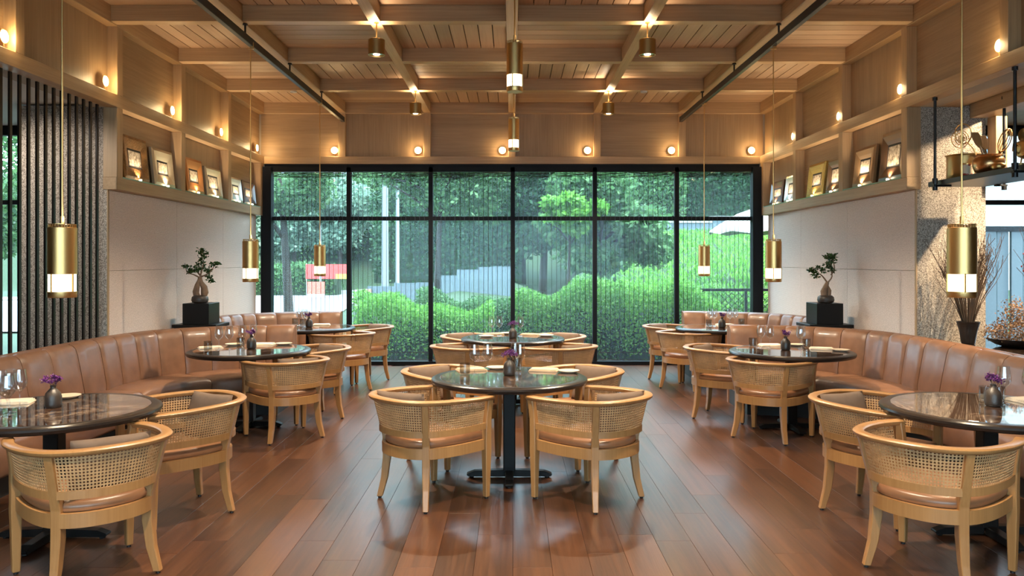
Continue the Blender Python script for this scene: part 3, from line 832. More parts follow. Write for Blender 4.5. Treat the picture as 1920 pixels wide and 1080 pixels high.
for y, w in ((7.68, 'front'), (10.78, 'rear'), (4.58, 'overhead'), (1.48, 'behind')):
    for s, nm in ((-1, 'left'), (1, 'right')):
        c = can if first else copy_tree(can); first = False
        c.location = (s*1.30, y, ZB-.314)
        tag(c, 'short brass can downlight on a stem, %s one of the %s pair' % (nm, w), 'downlight', 'brass can downlights')
        if (s, w) in ((-1, 'front'), (1, 'rear')):
            lamp('uplight', 'SPOT', (.0, 0, .165), 9, WARM2, c, .03, 150, .9, (0, 0, 1))

def make_sconce():
    """faces +y of its own frame; origin on the rail"""
    t = empty('disc_sconce')
    MB().lathe([(.016, 0), (.016, .005), (.004, .007)], 14).tube([(0, 0, .005), (0, 0, .05)], .003, 6).build('stem', M['brass'], t)
    prof = [(.006, -.012), (.03, -.010), (.050, -.002), (.055, .006), (.050, .004), (.03, -.004), (.006, -.006)]
    R = []
    for r, h in prof:
        R.append([(r*math.cos(2*PI*i/28), h, .1+r*math.sin(2*PI*i/28)) for i in range(28)])
    MB().rings(R).build('dish', M['brass'], t, smooth=50)
    R = [[(r*math.cos(2*PI*i/24), h, .1+r*math.sin(2*PI*i/24)) for i in range(24)] for r, h in ((.048, .004), (.047, .009), (.03, .014), (.006, .016))]
    MB().rings(R).build('glass_face', M['bulb'], t, smooth=60)
    lamp('sconce_light', 'POINT', (0, .06, .1), 1.8, WARM, t, .04)
    return t
sc0 = make_sconce(); first = True
def place_sconce(x, y, rz, lab):
    global first
    c = sc0 if first else copy_tree(sc0); first = False
    c.location = (x, y, ZR1 if abs(x) > 3.8 else ZR1-.005); c.rotation_euler = (0, 0, rz); tag(c, lab, 'wall lamp', 'round glowing frieze lamps')
NTH = ['first', 'second', 'third', 'fourth', 'fifth', 'sixth']
for k, y in enumerate((6.10, 7.62, 9.12, 10.65, 12.15)):
    place_sconce(-3.875, y, -PI/2, 'small glowing disc lamp on the left frieze ledge, %s from the viewer' % NTH[k])
for k, y in enumerate((6.36, 7.98, 9.48, 11.02)):
    place_sconce(3.875, y, PI/2, 'small glowing disc lamp on the right frieze ledge, %s from the viewer' % NTH[k])
for k, x in enumerate((-2.75, -1.455, -.15, 1.17, 2.47, 3.71)):
    place_sconce(x, YW+.045, PI, 'small glowing disc lamp above the window, %s from the left' % NTH[k])
for x, y, w in ((-2.95, 10.9, 'left'), (1.78, 10.9, 'right')):
    o = MB().lathe([(.035, .018), (.045, .0), (.045, .018)][::-1], 20, (0, 0, 0)).build('smoke_detector', M['white'], loc=(x, 10.8, ZB-.0175))
    tag(o, 'small white smoke detector under the ceiling beam on the %s' % w, 'detector')

# ------------------------------------------------------------------ framed pictures in the niches
FR = {'carved': plain('carved_gilt', (.26, .13, .045), .35, metal=.6, bump=1.0, bscale=70, var=.4), 'gold': plain('bright_gilt', (.62, .42, .12), .3, metal=.8, bump=.9, bscale=80),
      'champagne': plain('champagne_gilt', (.55, .47, .33), .35, metal=.5), 'copper': plain('copper_gilt', (.50, .22, .07), .3, metal=.6),
      'brown': plain('brown_frame', (.085, .045, .025), .3, coat=.3), 'silver': plain('silver_gilt', (.55, .53, .48), .3, metal=.7), 'tan': plain('walnut_gilt', (.30, .18, .09), .35, metal=.3)}
M['mat'] = plain('dark_mount', (.025, .022, .022), .6)
def make_frame(s, y, w, h, fin, fw, seed, lab):
    """leans against the niche back; origin at its foot"""
    t = empty('picture_frame', (s*3.868, y, ZN1+.0125))
    t.rotation_euler = (0, 0, PI/2 if s < 0 else -PI/2)          # local -y looks into the room
    tl = D(6)
    def lean(p): return (p[0], p[1]*math.cos(tl)+p[2]*math.sin(tl), p[2]*math.cos(tl)-p[1]*math.sin(tl)+.004)
    def lb(x0, x1, y0, y1, z0, z1, name, mat, par, bev=0):
        m = MB().box(x0, x1, y0, y1, z0, z1); m.v = [lean(p) for p in m.v]; return m.build(name, mat, par, bevel=bev, seg=1)
    O = [(-w/2, 0), (w/2, 0), (w/2, h), (-w/2, h)]
    I = [(-w/2+fw, fw), (w/2-fw, fw), (w/2-fw, h-fw), (-w/2+fw, h-fw)]
    for k in range(4):
        k2 = (k+1) % 4; mix = lambda a, b, q: (a[0]+(b[0]-a[0])*q, a[1]+(b[1]-a[1])*q)
        sec = [(0, .03), (0, .0), (.25, -.012), (.7, -.002), (1.0, .008), (1.0, .03)]
        R = []
        for q, d in sec:
            a, b = mix(O[k], I[k], q), mix(O[k2], I[k2], q); R.append([lean((a[0], d, a[1])), lean((b[0], d, b[1]))])
        vs = [p for r in R for p in r]; fs = [(2*i, 2*i+1, 2*i+3, 2*i+2) for i in range(5)] + [(10, 11, 1, 0), (0, 2, 4, 6, 8, 10), (11, 9, 7, 5, 3, 1)]
        MB().add(vs, fs).build('moulding', FR[fin], t)
    lb(-w/2+fw, w/2-fw, .012, .028, fw, h-fw, 'mount', M['mat'], t)
    b = .024
    lb(-w/2+fw+b, w/2-fw-b, .009, .012, fw+b, h-fw-b, 'print', picture('print_%d' % seed, seed), t)
    # small light at the foot
    MB().lathe([(.016, 0), (.016, .012), (.012, .016)], 14, (0, -.027, .0)).build('foot_light', M['puck'], t)
    lamp('foot_light_beam', 'SPOT', (0, -.033, .022), 8.0, WARM2, t, .008, 120, .8, (0, .22, 1))
    tag(t, lab, 'picture', 'framed pictures in the wall niches')
make_frame(-1, 8.27, 0.56, 0.45, 'carved', 0.125, 1, 'carved dark gilt picture frame, nearest in the left niches')
make_frame(-1, 8.93, 0.53, 0.41, 'champagne', 0.125, 2, 'pale champagne picture frame, second in the first left niche')
make_frame(-1, 9.80, 0.53, 0.42, 'copper', 0.125, 3, 'coppery wooden picture frame, left in the second left niche')
make_frame(-1, 10.43, 0.55, 0.38, 'champagne', 0.100, 4, 'pale greenish picture frame, right in the second left niche')
make_frame(-1, 11.27, 0.46, 0.34, 'silver', 0.100, 5, 'silvery picture frame in the last left niche, farther from the window')
make_frame(-1, 11.83, 0.54, 0.34, 'brown', 0.100, 6, 'dark brown picture frame in the last left niche, beside the window')
make_frame(1, 8.18, 0.55, 0.50, 'brown', 0.125, 7, 'large dark brown picture frame, nearest in the right niches')
make_frame(1, 8.84, 0.52, 0.43, 'tan', 0.125, 8, 'light gilded picture frame, second in the first right niche')
make_frame(1, 9.64, 0.46, 0.40, 'brown', 0.100, 9, 'dark walnut picture frame, right in the second right niche')
make_frame(1, 10.24, 0.56, 0.42, 'gold', 0.125, 10, 'bright gold ornate picture frame in the second right niche')
make_frame(1, 11.15, 0.46, 0.36, 'silver', 0.100, 11, 'silver picture frame in the last right niche, farther from the window')
make_frame(1, 11.74, 0.54, 0.34, 'brown', 0.100, 12, 'dark picture frame in the last right niche, beside the window')

# ------------------------------------------------------------------ bonsai on black stands
def leaves(P, l, w, name, mat, parent, droop=0., up=None):
    o = link(name, quads_mesh(name, leaf_quads(np.array(P), l, w, droop, up)), mat, parent); o['kind'] = 'stuff'; return o
def bonsai(s, x, y, lab):
    t = empty('plant_stand', (x, y, 0)); tag(t, 'low black wooden stand behind the %s banquette wing' % lab, 'stand')
    MB().box(-.25, .25, -.22, .22, .845, .882).build('stand_top', M['black'], t, bevel=.003, seg=1)
    MB().box(-.22, .22, -.19, .19, .74, .76).build('stand_shelf', M['black'], t)
    for a in (-1, 1):
        for b in (-1, 1): MB().box(a*.21-.02, a*.21+.02, b*.18-.02, b*.18+.02, 0, .845).build('leg', M['black'], t)
    o = MB().box(-.15, .15, -.17, .17, 0, .238).build('display_box', M['black'], loc=(x, y, .8825), bevel=.004, seg=1)
    tag(o, 'black box plinth under the %s bonsai' % lab, 'plinth')
    z = .8825+.2385
    r = empty('bonsai', (x-.0*s, y-.04, z)); tag(r, 'ficus bonsai in a round dark pot on the %s plinth' % lab, 'bonsai')
    MB().lathe([(.06, 0), (.085, .008), (.095, .035), (.088, .07), (.066, .088), (.060, .088), (.056, .076), (.005, .076)], 28).build('pot', M['vase'], r, smooth=50)
    tr = MB()
    if s < 0:
        tr.tube([(-.045, 0, .07), (-.050, 0, .13), (-.03, 0, .20), (-.005, 0, .26), (0, 0, .30)], [.028, .034, .030, .024, .022], 10)
        tr.tube([(.04, .01, .07), (.052, .01, .12), (.045, .01, .18), (.012, 0, .24), (0, 0, .30)], [.030, .042, .036, .024, .02], 10)
        tr.tube([(-.005, -.03, .07), (-.02, -.035, .12), (-.015, -.01, .21)], [.022, .024, .016], 8)
        trunk = tr.build('trunk', M['bonsai'], r, smooth=70)
        br = [[(0, 0, .29), (-.08, 0, .33), (-.15, .01, .35), (-.17, .01, .42)], [(0, 0, .29), (.02, 0, .37), (.04, 0, .45), (.02, 0, .53), (.03, 0, .60)],
              [(.01, 0, .30), (.10, -.01, .34), (.15, -.01, .39), (.17, 0, .45), (.20, 0, .46)], [(0, 0, .32), (-.05, .02, .38), (-.04, .02, .44)], [(.01, 0, .31), (.07, .04, .31), (.12, .04, .27)]]
        tips = [(-.17, .01, .42, .035), (-.13, .01, .36, .035), (-.04, .02, .43, .06), (-.09, 0, .37, .04), (.02, 0, .46, .06), (.03, 0, .53, .06), (.02, 0, .60, .05), (.05, 0, .57, .04), (.10, 0, .37, .045), (.15, 0, .44, .05), (.19, 0, .455, .04), (.09, .03, .30, .045), (.12, .03, .26, .035), (-.03, -.02, .38, .05), (.04, 0, .40, .05)]
    else:
        tr.tube([(-.02, 0, .07), (-.025, 0, .13), (.0, 0, .19), (.02, 0, .24)], [.032, .036, .028, .020], 10)
        tr.tube([(.035, .01, .07), (.04, .01, .14), (.012, 0, .21)], [.026, .028, .014], 10)
        trunk = tr.build('trunk', M['bonsai'], r, smooth=70)
        br = [[(.02, 0, .23), (.07, 0, .30), (.06, 0, .38), (.05, 0, .46)], [(.02, 0, .23), (-.05, 0, .32), (-.12, 0, .35), (-.18, 0, .38)], [(.06, 0, .32), (.10, 0, .40), (.08, 0, .50)]]
        tips = [(-.18, 0, .385, .035), (-.13, 0, .36, .045), (-.08, 0, .40, .05), (-.03, 0, .38, .05), (.03, 0, .45, .055), (.06, 0, .51, .055), (.09, 0, .48, .05), (.02, 0, .53, .045), (.09, 0, .54, .04), (.08, 0, .38, .04), (-.11, 0, .32, .04), (.05, 0, .42, .04)]
    for b in br:
        MB().tube(spline(b, 9), [.010*(1-.085*i) for i in range(9)], 6).build('branch', M['bonsai'], trunk, smooth=70)
    P = np.concatenate([cloud(c[:3], (c[3], c[3], c[3]*.7), 42, .2) for c in tips])
    leaves(P, .036, .020, 'foliage', M['bonsaileaf'], r)
bonsai(-1, -3.60, 9.27, 'left'); bonsai(1, 3.62, 9.27, 'right')

# ------------------------------------------------------------------ tableware
def make_wine():
    p = [(.034, 0), (.034, .002), (.012, .006), (.0042, .014), (.0036, .05), (.004, .085), (.012, .098), (.032, .120), (.041, .142), (.041, .160), (.034, .205), (.031, .225), (.0300, .225), (.033, .204), (.0398, .160), (.0398, .143), (.031, .122), (.010, .101)]
    return MB().lathe(p, 24)
wine = make_wine().build('wine_glass', M['stemware'], smooth=50); wme = wine.data; bpy.data.objects.remove(wine)
tum = MB().lathe([(.030, 0), (.036, .003), (.039, .012), (.039, .088), (.0372, .088), (.0370, .016), (.03, .011)], 28).build('t', M['smoke'], smooth=50); tme = tum.data; bpy.data.objects.remove(tum)
pla = MB().lathe([(.050, 0), (.060, .003), (.082, .014), (.084, .018), (.080, .0185), (.058, .008), (.01, .007)], 36).build('p', M['ceramic'], smooth=50); pme = pla.data; bpy.data.objects.remove(pla)
def napkin_mesh():
    mb = MB()
    for k, (w, d, a) in enumerate(((.11, .072, 0), (.106, .070, .04), (.102, .066, -.03), (.096, .062, .02))):
        z0 = .0045*k; c, q = math.cos(a), math.sin(a); R = []
        for z, g in ((z0, 0), (z0+.001, .003), (z0+.0035, .003), (z0+.0045, 0)):
            R.append([(c*u*(w+g)-q*v*(d+g), q*u*(w+g)+c*v*(d+g), z) for u, v in ((-1,-1),(0,-1.02),(1,-1),(1.01,0),(1,1),(0,1.02),(-1,1),(-1.01,0))])
        mb.rings(R)
    return mb
nap = napkin_mesh().build('n', M['napkin']); nme = nap.data; bpy.data.objects.remove(nap)
nme2 = nme.copy(); nme2.materials.clear(); nme2.materials.append(M['napkin_tan'])
def make_vase():
    t = empty('bud_vase')
    MB().lathe([(.036, 0), (.044, .006), (.046, .02), (.046, .062), (.040, .085), (.024, .104), (.015, .114), (.016, .126), (.018, .130), (.013, .130), (.010, .116), (.005, .1)], 28).build('vase_body', M['vase'], t, smooth=50)
    st = MB(); pts = []
    for k in range(7):
        a = k*2.4; r = .016+.012*(k % 3); top = (r*math.cos(a)*1.3, r*math.sin(a), .155+.009*(k % 4))
        st.tube([(0, 0, .11), (top[0]*.4, top[1]*.4, .14), top], .0013, 5); pts.append(top)
    st.build('stems', M['stem'], t)
    P = np.concatenate([cloud(p, (.022, .022, .016), 60, .1) for p in pts])
    leaves(P, .011, .009, 'blossoms', M['flower'], t)
    return t
vproto = make_vase(); vfirst = True
SET = {  # local x,y on each table
 'fc': dict(vase=(0, .05), wine=[(-.265, .12), (-.165, .14), (.045, .22), (.082, .12)], tumbler=[(-.335, .08), (.060, .38)], plate=[(-.10, .40), (.455, .20)], napkin=[(-.30, .32, .3, 1), (.27, .30, -.2, 1)]),
 'rc': dict(vase=(0, -.08), wine=[(-.24, .18), (-.155, .20), (.085, .14)], tumbler=[], plate=[(-.30, .05), (-.06, .40), (.38, .12)], napkin=[(-.22, .32, .2, 1), (.20, .26, -.3, 1)]),
 'ml': dict(vase=(.0, .05), wine=[(-.285, -.04), (-.195, -.01), (-.11, .12), (-.035, .20)], tumbler=[(-.375, -.08), (-.18, .27)], plate=[(.21, .42), (-.28, .36)], napkin=[(-.42, .10, .5, 0), (.0, .42, 0, 0)]),
 'fl': dict(vase=(0, -.05), wine=[(-.20, .22), (-.10, .08), (-.045, .02)], tumbler=[(-.28, .32), (-.15, .22)], plate=[(-.24, .02)], napkin=[(.08, .30, .2, 0)]),
 'nl': dict(vase=(-.03, .04), wine=[(-.30, -.02), (-.185, -.12), (-.135, -.22), (-.22, .03)], tumbler=[(-.215, -.33)], plate=[(-.13, .36), (-.36, -.28)], napkin=[(-.36, .18, .3, 0)]),
 'mr': dict(vase=(-.04, .04), wine=[(-.215, .24), (-.14, .20), (.13, .12), (.168, .19)], tumbler=[(-.265, .34), (.235, .24)], plate=[(.20, .42), (.45, -.06)], napkin=[(.33, .10, -.3, 0), (-.06, .42, 0, 0)]),
 'fr': dict(vase=(0, -.05), wine=[(-.075, .25), (-.035, .19), (.165, .18), (.25, .25)], tumbler=[(-.12, .14), (.35, .30)], plate=[(.30, .05)], napkin=[(.14, .33, .1, 0)]),
 'nr': dict(vase=(.055, .03), wine=[(.16, .10), (.215, -.14), (.29, .06)], tumbler=[(.125, .22), (.20, .22)], plate=[(.20, -.33)], napkin=[(.38, .2, .2, 0)])}
NT2 = {1: [''], 2: ['left-hand ', 'right-hand '], 3: ['leftmost ', 'middle ', 'rightmost '], 4: ['leftmost ', 'second from left ', 'third from left ', 'rightmost ']}
for k, S in SET.items():
    bx, by = TB[k]; Z = .7508
    v = vproto if vfirst else copy_tree(vproto); vfirst = False
    v.location = (bx+S['vase'][0], by+S['vase'][1], Z); v.rotation_euler = (0, 0, bx*3)
    tag(v, 'dark clay bud vase of purple flowers on the %s' % TN[k], 'vase', 'bud vases')
    for key, me, mt, nm, lab, cat in (('wine', wme, 'stemware', 'wine_glass', '%sempty stemmed wine glass on the %s', 'wine glass'), ('tumbler', tme, 'smoke', 'tumbler', '%ssmoky glass tumbler on the %s', 'tumbler'),
                                     ('plate', pme, 'ceramic', 'side_plate', '%ssmall cream plate on the %s', 'plate')):
        items = sorted(S[key], key=lambda p: (bx+p[0])/(by+p[1]))
        for i, p in enumerate(items):
            o = link(nm, me, M[mt], loc=(bx+p[0], by+p[1], Z))
            tag(o, (lab % (NT2[len(items)][i], TN[k])), cat, {'wine': 'wine glasses', 'tumbler': 'glass tumblers', 'plate': 'side plates'}[key])
    items = sorted(S['napkin'], key=lambda p: p[0])
    for i, p in enumerate(items):
        o = link('folded_napkin', nme2 if p[3] else nme, M['napkin'], loc=(bx+p[0], by+p[1], Z)); o.rotation_euler = (0, 0, p[2])
        tag(o, '%sfolded linen napkin on the %s' % (NT2[len(items)][i], TN[k]), 'napkin', 'folded napkins')

# ------------------------------------------------------------------ hanging shelf with brass cookware (right)
sh = tag(empty('hanging_shelf', (0, 0, 0)), 'dark metal shelf hung on black rods in the right opening', 'shelf')
MB().box(3.90, 4.42, 4.2, 7.50, 2.300, 2.345).build('shelf_board', plain('dark_steel', (.05, .055, .06), .4, metal=.5), sh, bevel=.003, seg=1)
for x, y in ((3.86, 7.30), (3.86, 6.14), (4.46, 7.25), (4.46, 6.05), (3.86, 4.9)):
    MB().tube([(x, y, 2.25), (x, y, 3.098)], .013, 10).lathe([(.022, 3.07), (.022, 3.098)], 12, (x, y, 0)).lathe([(.024, 2.31), (.024, 2.36)], 12, (x, y, 0)).lathe([(.022, 2.25), (.022, 2.285)], 12, (x, y, 0)).build('rod', M['blackmetal'], sh, smooth=40)
    MB().box(min(x-.02, 3.84) if x < 4 else 4.38, 4.0 if x < 4 else x+.02, y-.02, y+.02, 2.284, 2.300).build('bracket', M['blackmetal'], sh)
ZSF = 2.3455
def pot(name, prof, mat, loc, lab, cat, seg=32):
    t = empty(name, loc); MB().lathe(prof, seg).build('pot_body', mat, t, smooth=40); tag(t, lab, cat); return t
t = pot('stock_pot', [(.14, 0), (.148, .01), (.148, .215), (.16, .222), (.16, .228), (.01, .232)], M['bronze'], (4.14, 7.32, ZSF), 'tall brass lidded pot at the end of the hanging shelf', 'pot')
MB().tube([(-.04, 0, .23), (-.03, 0, .25), (.03, 0, .25), (.04, 0, .23)], .006, 8).build('lid_handle', M['blackmetal'], t)
t = empty('tin_can', (4.0, 7.03, ZSF)); tag(t, 'small tin can with a red and cream label beside the copper pot', 'tin')
MB().lathe([(.05, 0), (.052, .004), (.052, .115), (.048, .118), (.01, .116)], 24).build('can_body', M['brass'], t, smooth=40)
def label_band():
    m, nt, b = newmat('tin_label'); tc = N(nt, 'ShaderNodeTexCoord'); v = N(nt, 'ShaderNodeTexVoronoi', Scale=26.0); nt.links.new(tc.outputs['Object'], v.inputs['Vector'])
    r = N(nt, 'ShaderNodeValToRGB'); r.color_ramp.interpolation = 'CONSTANT'; r.color_ramp.elements[0].color = (.35, .03, .02, 1); r.color_ramp.elements[1].position = .38; r.color_ramp.elements[1].color = (.75, .62, .45, 1)
    nt.links.new(v.outputs['Distance'], r.inputs['Fac']); nt.links.new(r.outputs[0], b.inputs['Base Color']); b.inputs['Roughness'].default_value = .4; return m
MB().lathe([(.0525, .012), (.0530, .012), (.0530, .104), (.0525, .104)], 24, cap0=False, cap1=False).build('paper_label', label_band(), t, smooth=40)
t = pot('copper_crock', [(.075, 0), (.105, .02), (.124, .07), (.120, .12), (.105, .14), (.112, .15), (.120, .156), (.112, .158), (.10, .145), (.10, .06), (.01, .05)], M['copper'], (4.04, 6.78, ZSF), 'round copper crock holding kitchen utensils', 'crock')
cx, cy, cz = 4.04, 6.78, ZSF
def tilt(o, rx, ry): o.rotation_euler = (rx, ry, 0)
o = empty('spider_skimmer', (cx-.06, cy+.02, cz+.062)); tag(o, 'wire spider skimmer leaning in the copper crock', 'skimmer')
MB().tube([(0, 0, 0), (-.06, .0, .16), (-.10, 0, .2)], .006, 8).build('handle', M['brass'], o)
mb = MB(); c = Vector((-.17, 0, .235))
for r in (.075, .05, .025): mb.tube([(c.x+r*math.cos(2*PI*i/20), c.y+(r-.075)*.4, c.z+r*math.sin(2*PI*i/20)) for i in range(21)], .0035, 5)
for i in range(8):
    a = PI*i/8; mb.tube([(c.x+.075*math.cos(a), 0, c.z+.075*math.sin(a)), (c.x, -.03, c.z), (c.x-.075*math.cos(a), 0, c.z-.075*math.sin(a))], .002, 4)
mb.build('wire_basket', M['brass'], o); o.scale = (1.0, 1, 1)
o = empty('skimmer_hoop', (cx-.02, cy+.05, cz+.062)); tag(o, 'round brass strainer hoop standing behind the skimmer', 'strainer')
MB().tube([(0, 0, 0), (-.09, .02, .2)], .006, 8).build('handle', M['brass'], o)
MB().tube([(-.15+.07*math.cos(2*PI*i/24), .03, .29+.085*math.sin(2*PI*i/24)) for i in range(25)], .005, 6).build('hoop', M['brass'], o)
for k, (dx, dy, ax, ay, L, lab) in enumerate(((-.01, .0, -.11, .0, .29, 'flat wooden spatula in the copper crock, left'), (.025, .03, -.045, .03, .27, 'broad wooden spoon in the copper crock, middle'))):
    o = empty('wooden_spatula', (cx+dx, cy+dy, cz+.062)); tag(o, lab, 'spatula')
    MB().tube([(0, 0, 0), (ax*.6, ay*.6, L*.6)], .008, 8).build('handle', M['chair'], o)
    mb = MB(); 
    R = []
    for q, w in ((.55, .012), (.65, .03), (.85, .038), (1.0, .03)):
        R.append([(ax*q+u*w, ay*q+v*.006, L*q) for u, v in ((-1,-1),(1,-1),(1,1),(-1,1))])
    MB().rings(R).build('blade', M['chair'], o, bevel=.002, seg=1)
o = empty('whisk', (cx+.045, cy, cz+.062)); tag(o, 'large wire whisk standing in the copper crock', 'whisk')
MB().tube([(0, 0, 0), (.05, 0, .12)], .010, 10).build('handle', M['brass'], o)
d = Vector((.38, 0, .92)).normalized(); pr = Vector((d.z, 0, -d.x)); mb = MB()
for i in range(7):
    a = PI*i/7; q = pr*math.cos(a)+Vector((0, 1, 0))*math.sin(a); b0 = Vector((.05, 0, .12))
    pts = [b0+d*(.22*math.sin(PI/2*min(1, t/8*1.0)))*(1 if t <= 8 else 1)+q*(.042*math.sin(PI*t/16)) for t in range(9)]
    loop = [b0+d*.22*math.sin(PI*t/16)+q*(.042*math.sin(PI*t/8 if t <= 8 else -PI*(t-8)/8)*1.0) for t in range(17)]
    loop = [b0+d*(.22*(.5-.5*math.cos(2*PI*t/16)))+q*(.045*math.sin(2*PI*t/16)) for t in range(17)]
    mb.tube(loop, .0022, 5)
mb.build('wires', M['brass'], o)
t = pot('brass_tureen', [(.05, 0), (.06, .006), (.03, .03), (.05, .05), (.11, .08), (.125, .12), (.12, .18), (.128, .186), (.10, .20), (.05, .225), (.012, .235), (.018, .25), (.01, .262)], M['brass'], (4.06, 6.22, ZSF), 'footed brass tureen with a lid, at the right edge of the shelf', 'tureen')
for s in (-1, 1): MB().tube([(s*.12, 0, .16), (s*.16, 0, .17), (s*.165, 0, .12), (s*.12, 0, .10)], .008, 8).build('handle', M['brass'], t, smooth=60)
o = tag(empty('serving_ladle', (4.12, 6.48, ZSF)), 'brass ladle standing upright behind the tureen', 'ladle')
MB().lathe([(.03, 0), (.045, .004), (.045, .05), (.04, .052), (.01, .05)], 20).tube([(0, 0, .05), (.02, -.02, .22)], .006, 8).build('holder', M['bronze'], o, smooth=40)
R = []
for r, h in ((.01, .03), (.035, .022), (.055, .0), (.058, -.004), (.052, .0), (.033, .018), (.01, .025)):
    R.append([(.02+r*math.cos(2*PI*i/24), -.02+h, .27+r*1.15*math.sin(2*PI*i/24)) for i in range(24)])
MB().rings(R).build('bowl', M['brass'], o, smooth=60)
o = tag(MB().lathe([(.03, 0), (.045, .01), (.055, .035), (.05, .055), (.035, .065), (.02, .064)], 20).build('brass_bowl', M['brass'], loc=(3.99, 6.56, ZSF), smooth=50), 'tiny brass bowl between crock and tureen', 'bowl')


# ------------------------------------------------------------------ sideboard with dried arrangements (right)
sb = tag(empty('sideboard', (0, 0, 0)), 'dark sideboard with marble top behind the right banquette', 'sideboard')
MB().box(4.02, 5.2, 4.4, 7.55, 0, .80).build('cabinet', M['black'], sb)
MB().box(4.0, 5.22, 4.38, 7.57, .80, .84).build('worktop', M['marble'], sb, bevel=.003, seg=1)
ZW = .8405
M['twig'] = plain('brown_twig', (.075, .042, .022), .8)
M['husk'] = leafmat('dried_statice', (.22, .11, .05), (.50, .30, .16), .2, .8)
M['berry'] = plain('red_berry', (.42, .035, .025), .35)
M['pampas'] = leafmat('cream_pampas', (.45, .28, .12), (.78, .58, .32), .4, .8)
def twigs(n, h, spread, r0, tw, seed, z0=.15):
    rr = random.Random(seed); mb = MB(); tips = []
    for i in range(n):
        a = rr.uniform(0, 2*PI); q = rr.uniform(.15, 1)**.7; hh = h*rr.uniform(.6, 1)
        ex, ey = spread*q*math.cos(a), spread*.55*q*math.sin(a)
        p = [(ex*.10, ey*.10, z0), (ex*.40, ey*.40, z0+hh*.4), (ex*.8+rr.uniform(-.02, .02), ey*.8, z0+hh*.75), (ex+rr.uniform(-.05, .05), ey, z0+hh)]
        mb.tube(spline(p, 7), [tw*(1-.11*k) for k in range(7)], 5)
        for k in range(3):
            b = Vector(p[1]).lerp(Vector(p[3]), rr.uniform(.1, .8)); e = b+Vector((rr.uniform(-.07, .07), rr.uniform(-.05, .05), rr.uniform(.06, .16)))
            mb.tube([b, b.lerp(e, .5)+Vector((.008, 0, 0)), e], tw*.5, 4); tips.append(e); tips.append(b)
    return mb, tips
t = tag(empty('twig_vase', (4.22, 7.40, ZW)), 'dark flared vase of bare brown twigs against the lit granite pier', 'vase')
MB().lathe([(.05, 0), (.058, .006), (.075, .12), (.098, .20), (.104, .205), (.096, .205), (.07, .1), (.01, .09)], 24).build('vase_body', M['vase'], t, smooth=50)
mb, _ = twigs(64, .88, .36, 0, .0046, 3); o = mb.build('twigs', M['twig'], t); o['kind'] = 'stuff'
t = tag(empty('flower_tray', (4.52, 7.15, ZW)), 'low dark bowl heaped with dried brown blossoms', 'dried flowers')
MB().lathe([(.12, 0), (.18, .02), (.26, .07), (.265, .075), (.25, .07), (.01, .03)], 32).build('bowl', M['vase'], t, smooth=50)
P = np.concatenate([cloud((0, 0, .12), (.30, .24, .13), 2600, .5), cloud((.02, .05, .30), (.18, .1, .16), 700, .2)])
P = P[P[:, 2] > .05]
leaves(P, .020, .014, 'blossoms', M['husk'], t)
t = tag(empty('berry_branches', (4.52, 6.72, ZW)), 'tall vase of red berry branches in front of the right-hand window', 'berry branches')
MB().lathe([(.05, 0), (.06, .006), (.075, .12), (.085, .19), (.08, .195), (.06, .1), (.01, .09)], 24).build('vase_body', M['vase'], t, smooth=50)
mb, tips = twigs(56, .92, .30, 0, .0042, 9); o = mb.build('branches', M['twig'], t); o['kind'] = 'stuff'
bm_ = MB(); rr = random.Random(4)
for p in tips[::1]:
    if rr.random() < .75:
        r = rr.uniform(.007, .012); bm_.lathe([(r*.3, -r), (r, 0), (r*.3, r*1.3)], 6, p)
o = bm_.build('berries', M['berry'], t, smooth=180); o['kind'] = 'stuff'
t = tag(empty('pampas_vase', (4.36, 6.38, ZW)), 'pot of cream pampas plumes at the right edge', 'dried flowers')
MB().lathe([(.06, 0), (.08, .01), (.085, .08), (.07, .1), (.06, .1), (.01, .05)], 24).build('pot', M['vase'], t, smooth=50)
P = np.concatenate([cloud((rng.uniform(-.10, .12), rng.uniform(-.08, .08), rng.uniform(.15, .30)), (.05, .05, .07), 260, .1) for _ in range(12)])
leaves(P, .035, .008, 'plumes', M['pampas'], t, up=.4)
t = tag(empty('berry_platter', (4.10, 6.02, ZW)), 'shallow green-rimmed platter of dried red chillies', 'platter')
MB().lathe([(.10, 0), (.12, .006), (.20, .040), (.204, .045), (.198, .046), (.115, .014), (.01, .012)], 40).build('platter_dish', plain('green_glaze', (.03, .20, .07), .25), t, smooth=50)
leaves(np.concatenate([cloud((0, 0, .035), (.11, .11, .04), 500, .3)]), .035, .012, 'chillies', leafmat('red_chilli', (.10, .01, .008), (.35, .03, .02), .1, .35), t)
def recessed(x, y, e, col, spot, to, lab):
    t = tag(empty('recessed_spotlight', (x, y, 3.13)), lab, 'spotlight')
    MB().lathe([(.062, 0), (.062, -.006), (.05, -.008), (.048, -.001)], 24, cap0=False, cap1=False).build('trim_ring', M['white'], t, smooth=40)
    MB().lathe([(.047, -.003), (.047, -.002)], 20).build('lens', M['downglow'], t)
    lamp('recessed_beam', 'SPOT', (0, 0, -.012), e, col, t, .03, spot, .5, to)
recessed(4.95, 5.9, 260, WARM2, 58, (-.50, 1.4, -1.8), 'recessed spotlight aimed at the twig vase and granite pier')
recessed(4.86, 6.85, 110, WARM2, 130, (-.55, .45, -.6), 'added recessed spotlight brightening the granite above the hanging shelf')  # lamp added to warm the upper part of the granite pier
recessed(-4.9, 6.6, 50, (1, .9, .8), 110, (.25, .6, -1), 'recessed spotlight in the passage ceiling behind the black bars')
recessed(-5.3, 7.6, 25, (1, .9, .8), 120, (.1, .2, -1), 'second recessed spotlight in the passage ceiling, nearer the side window')
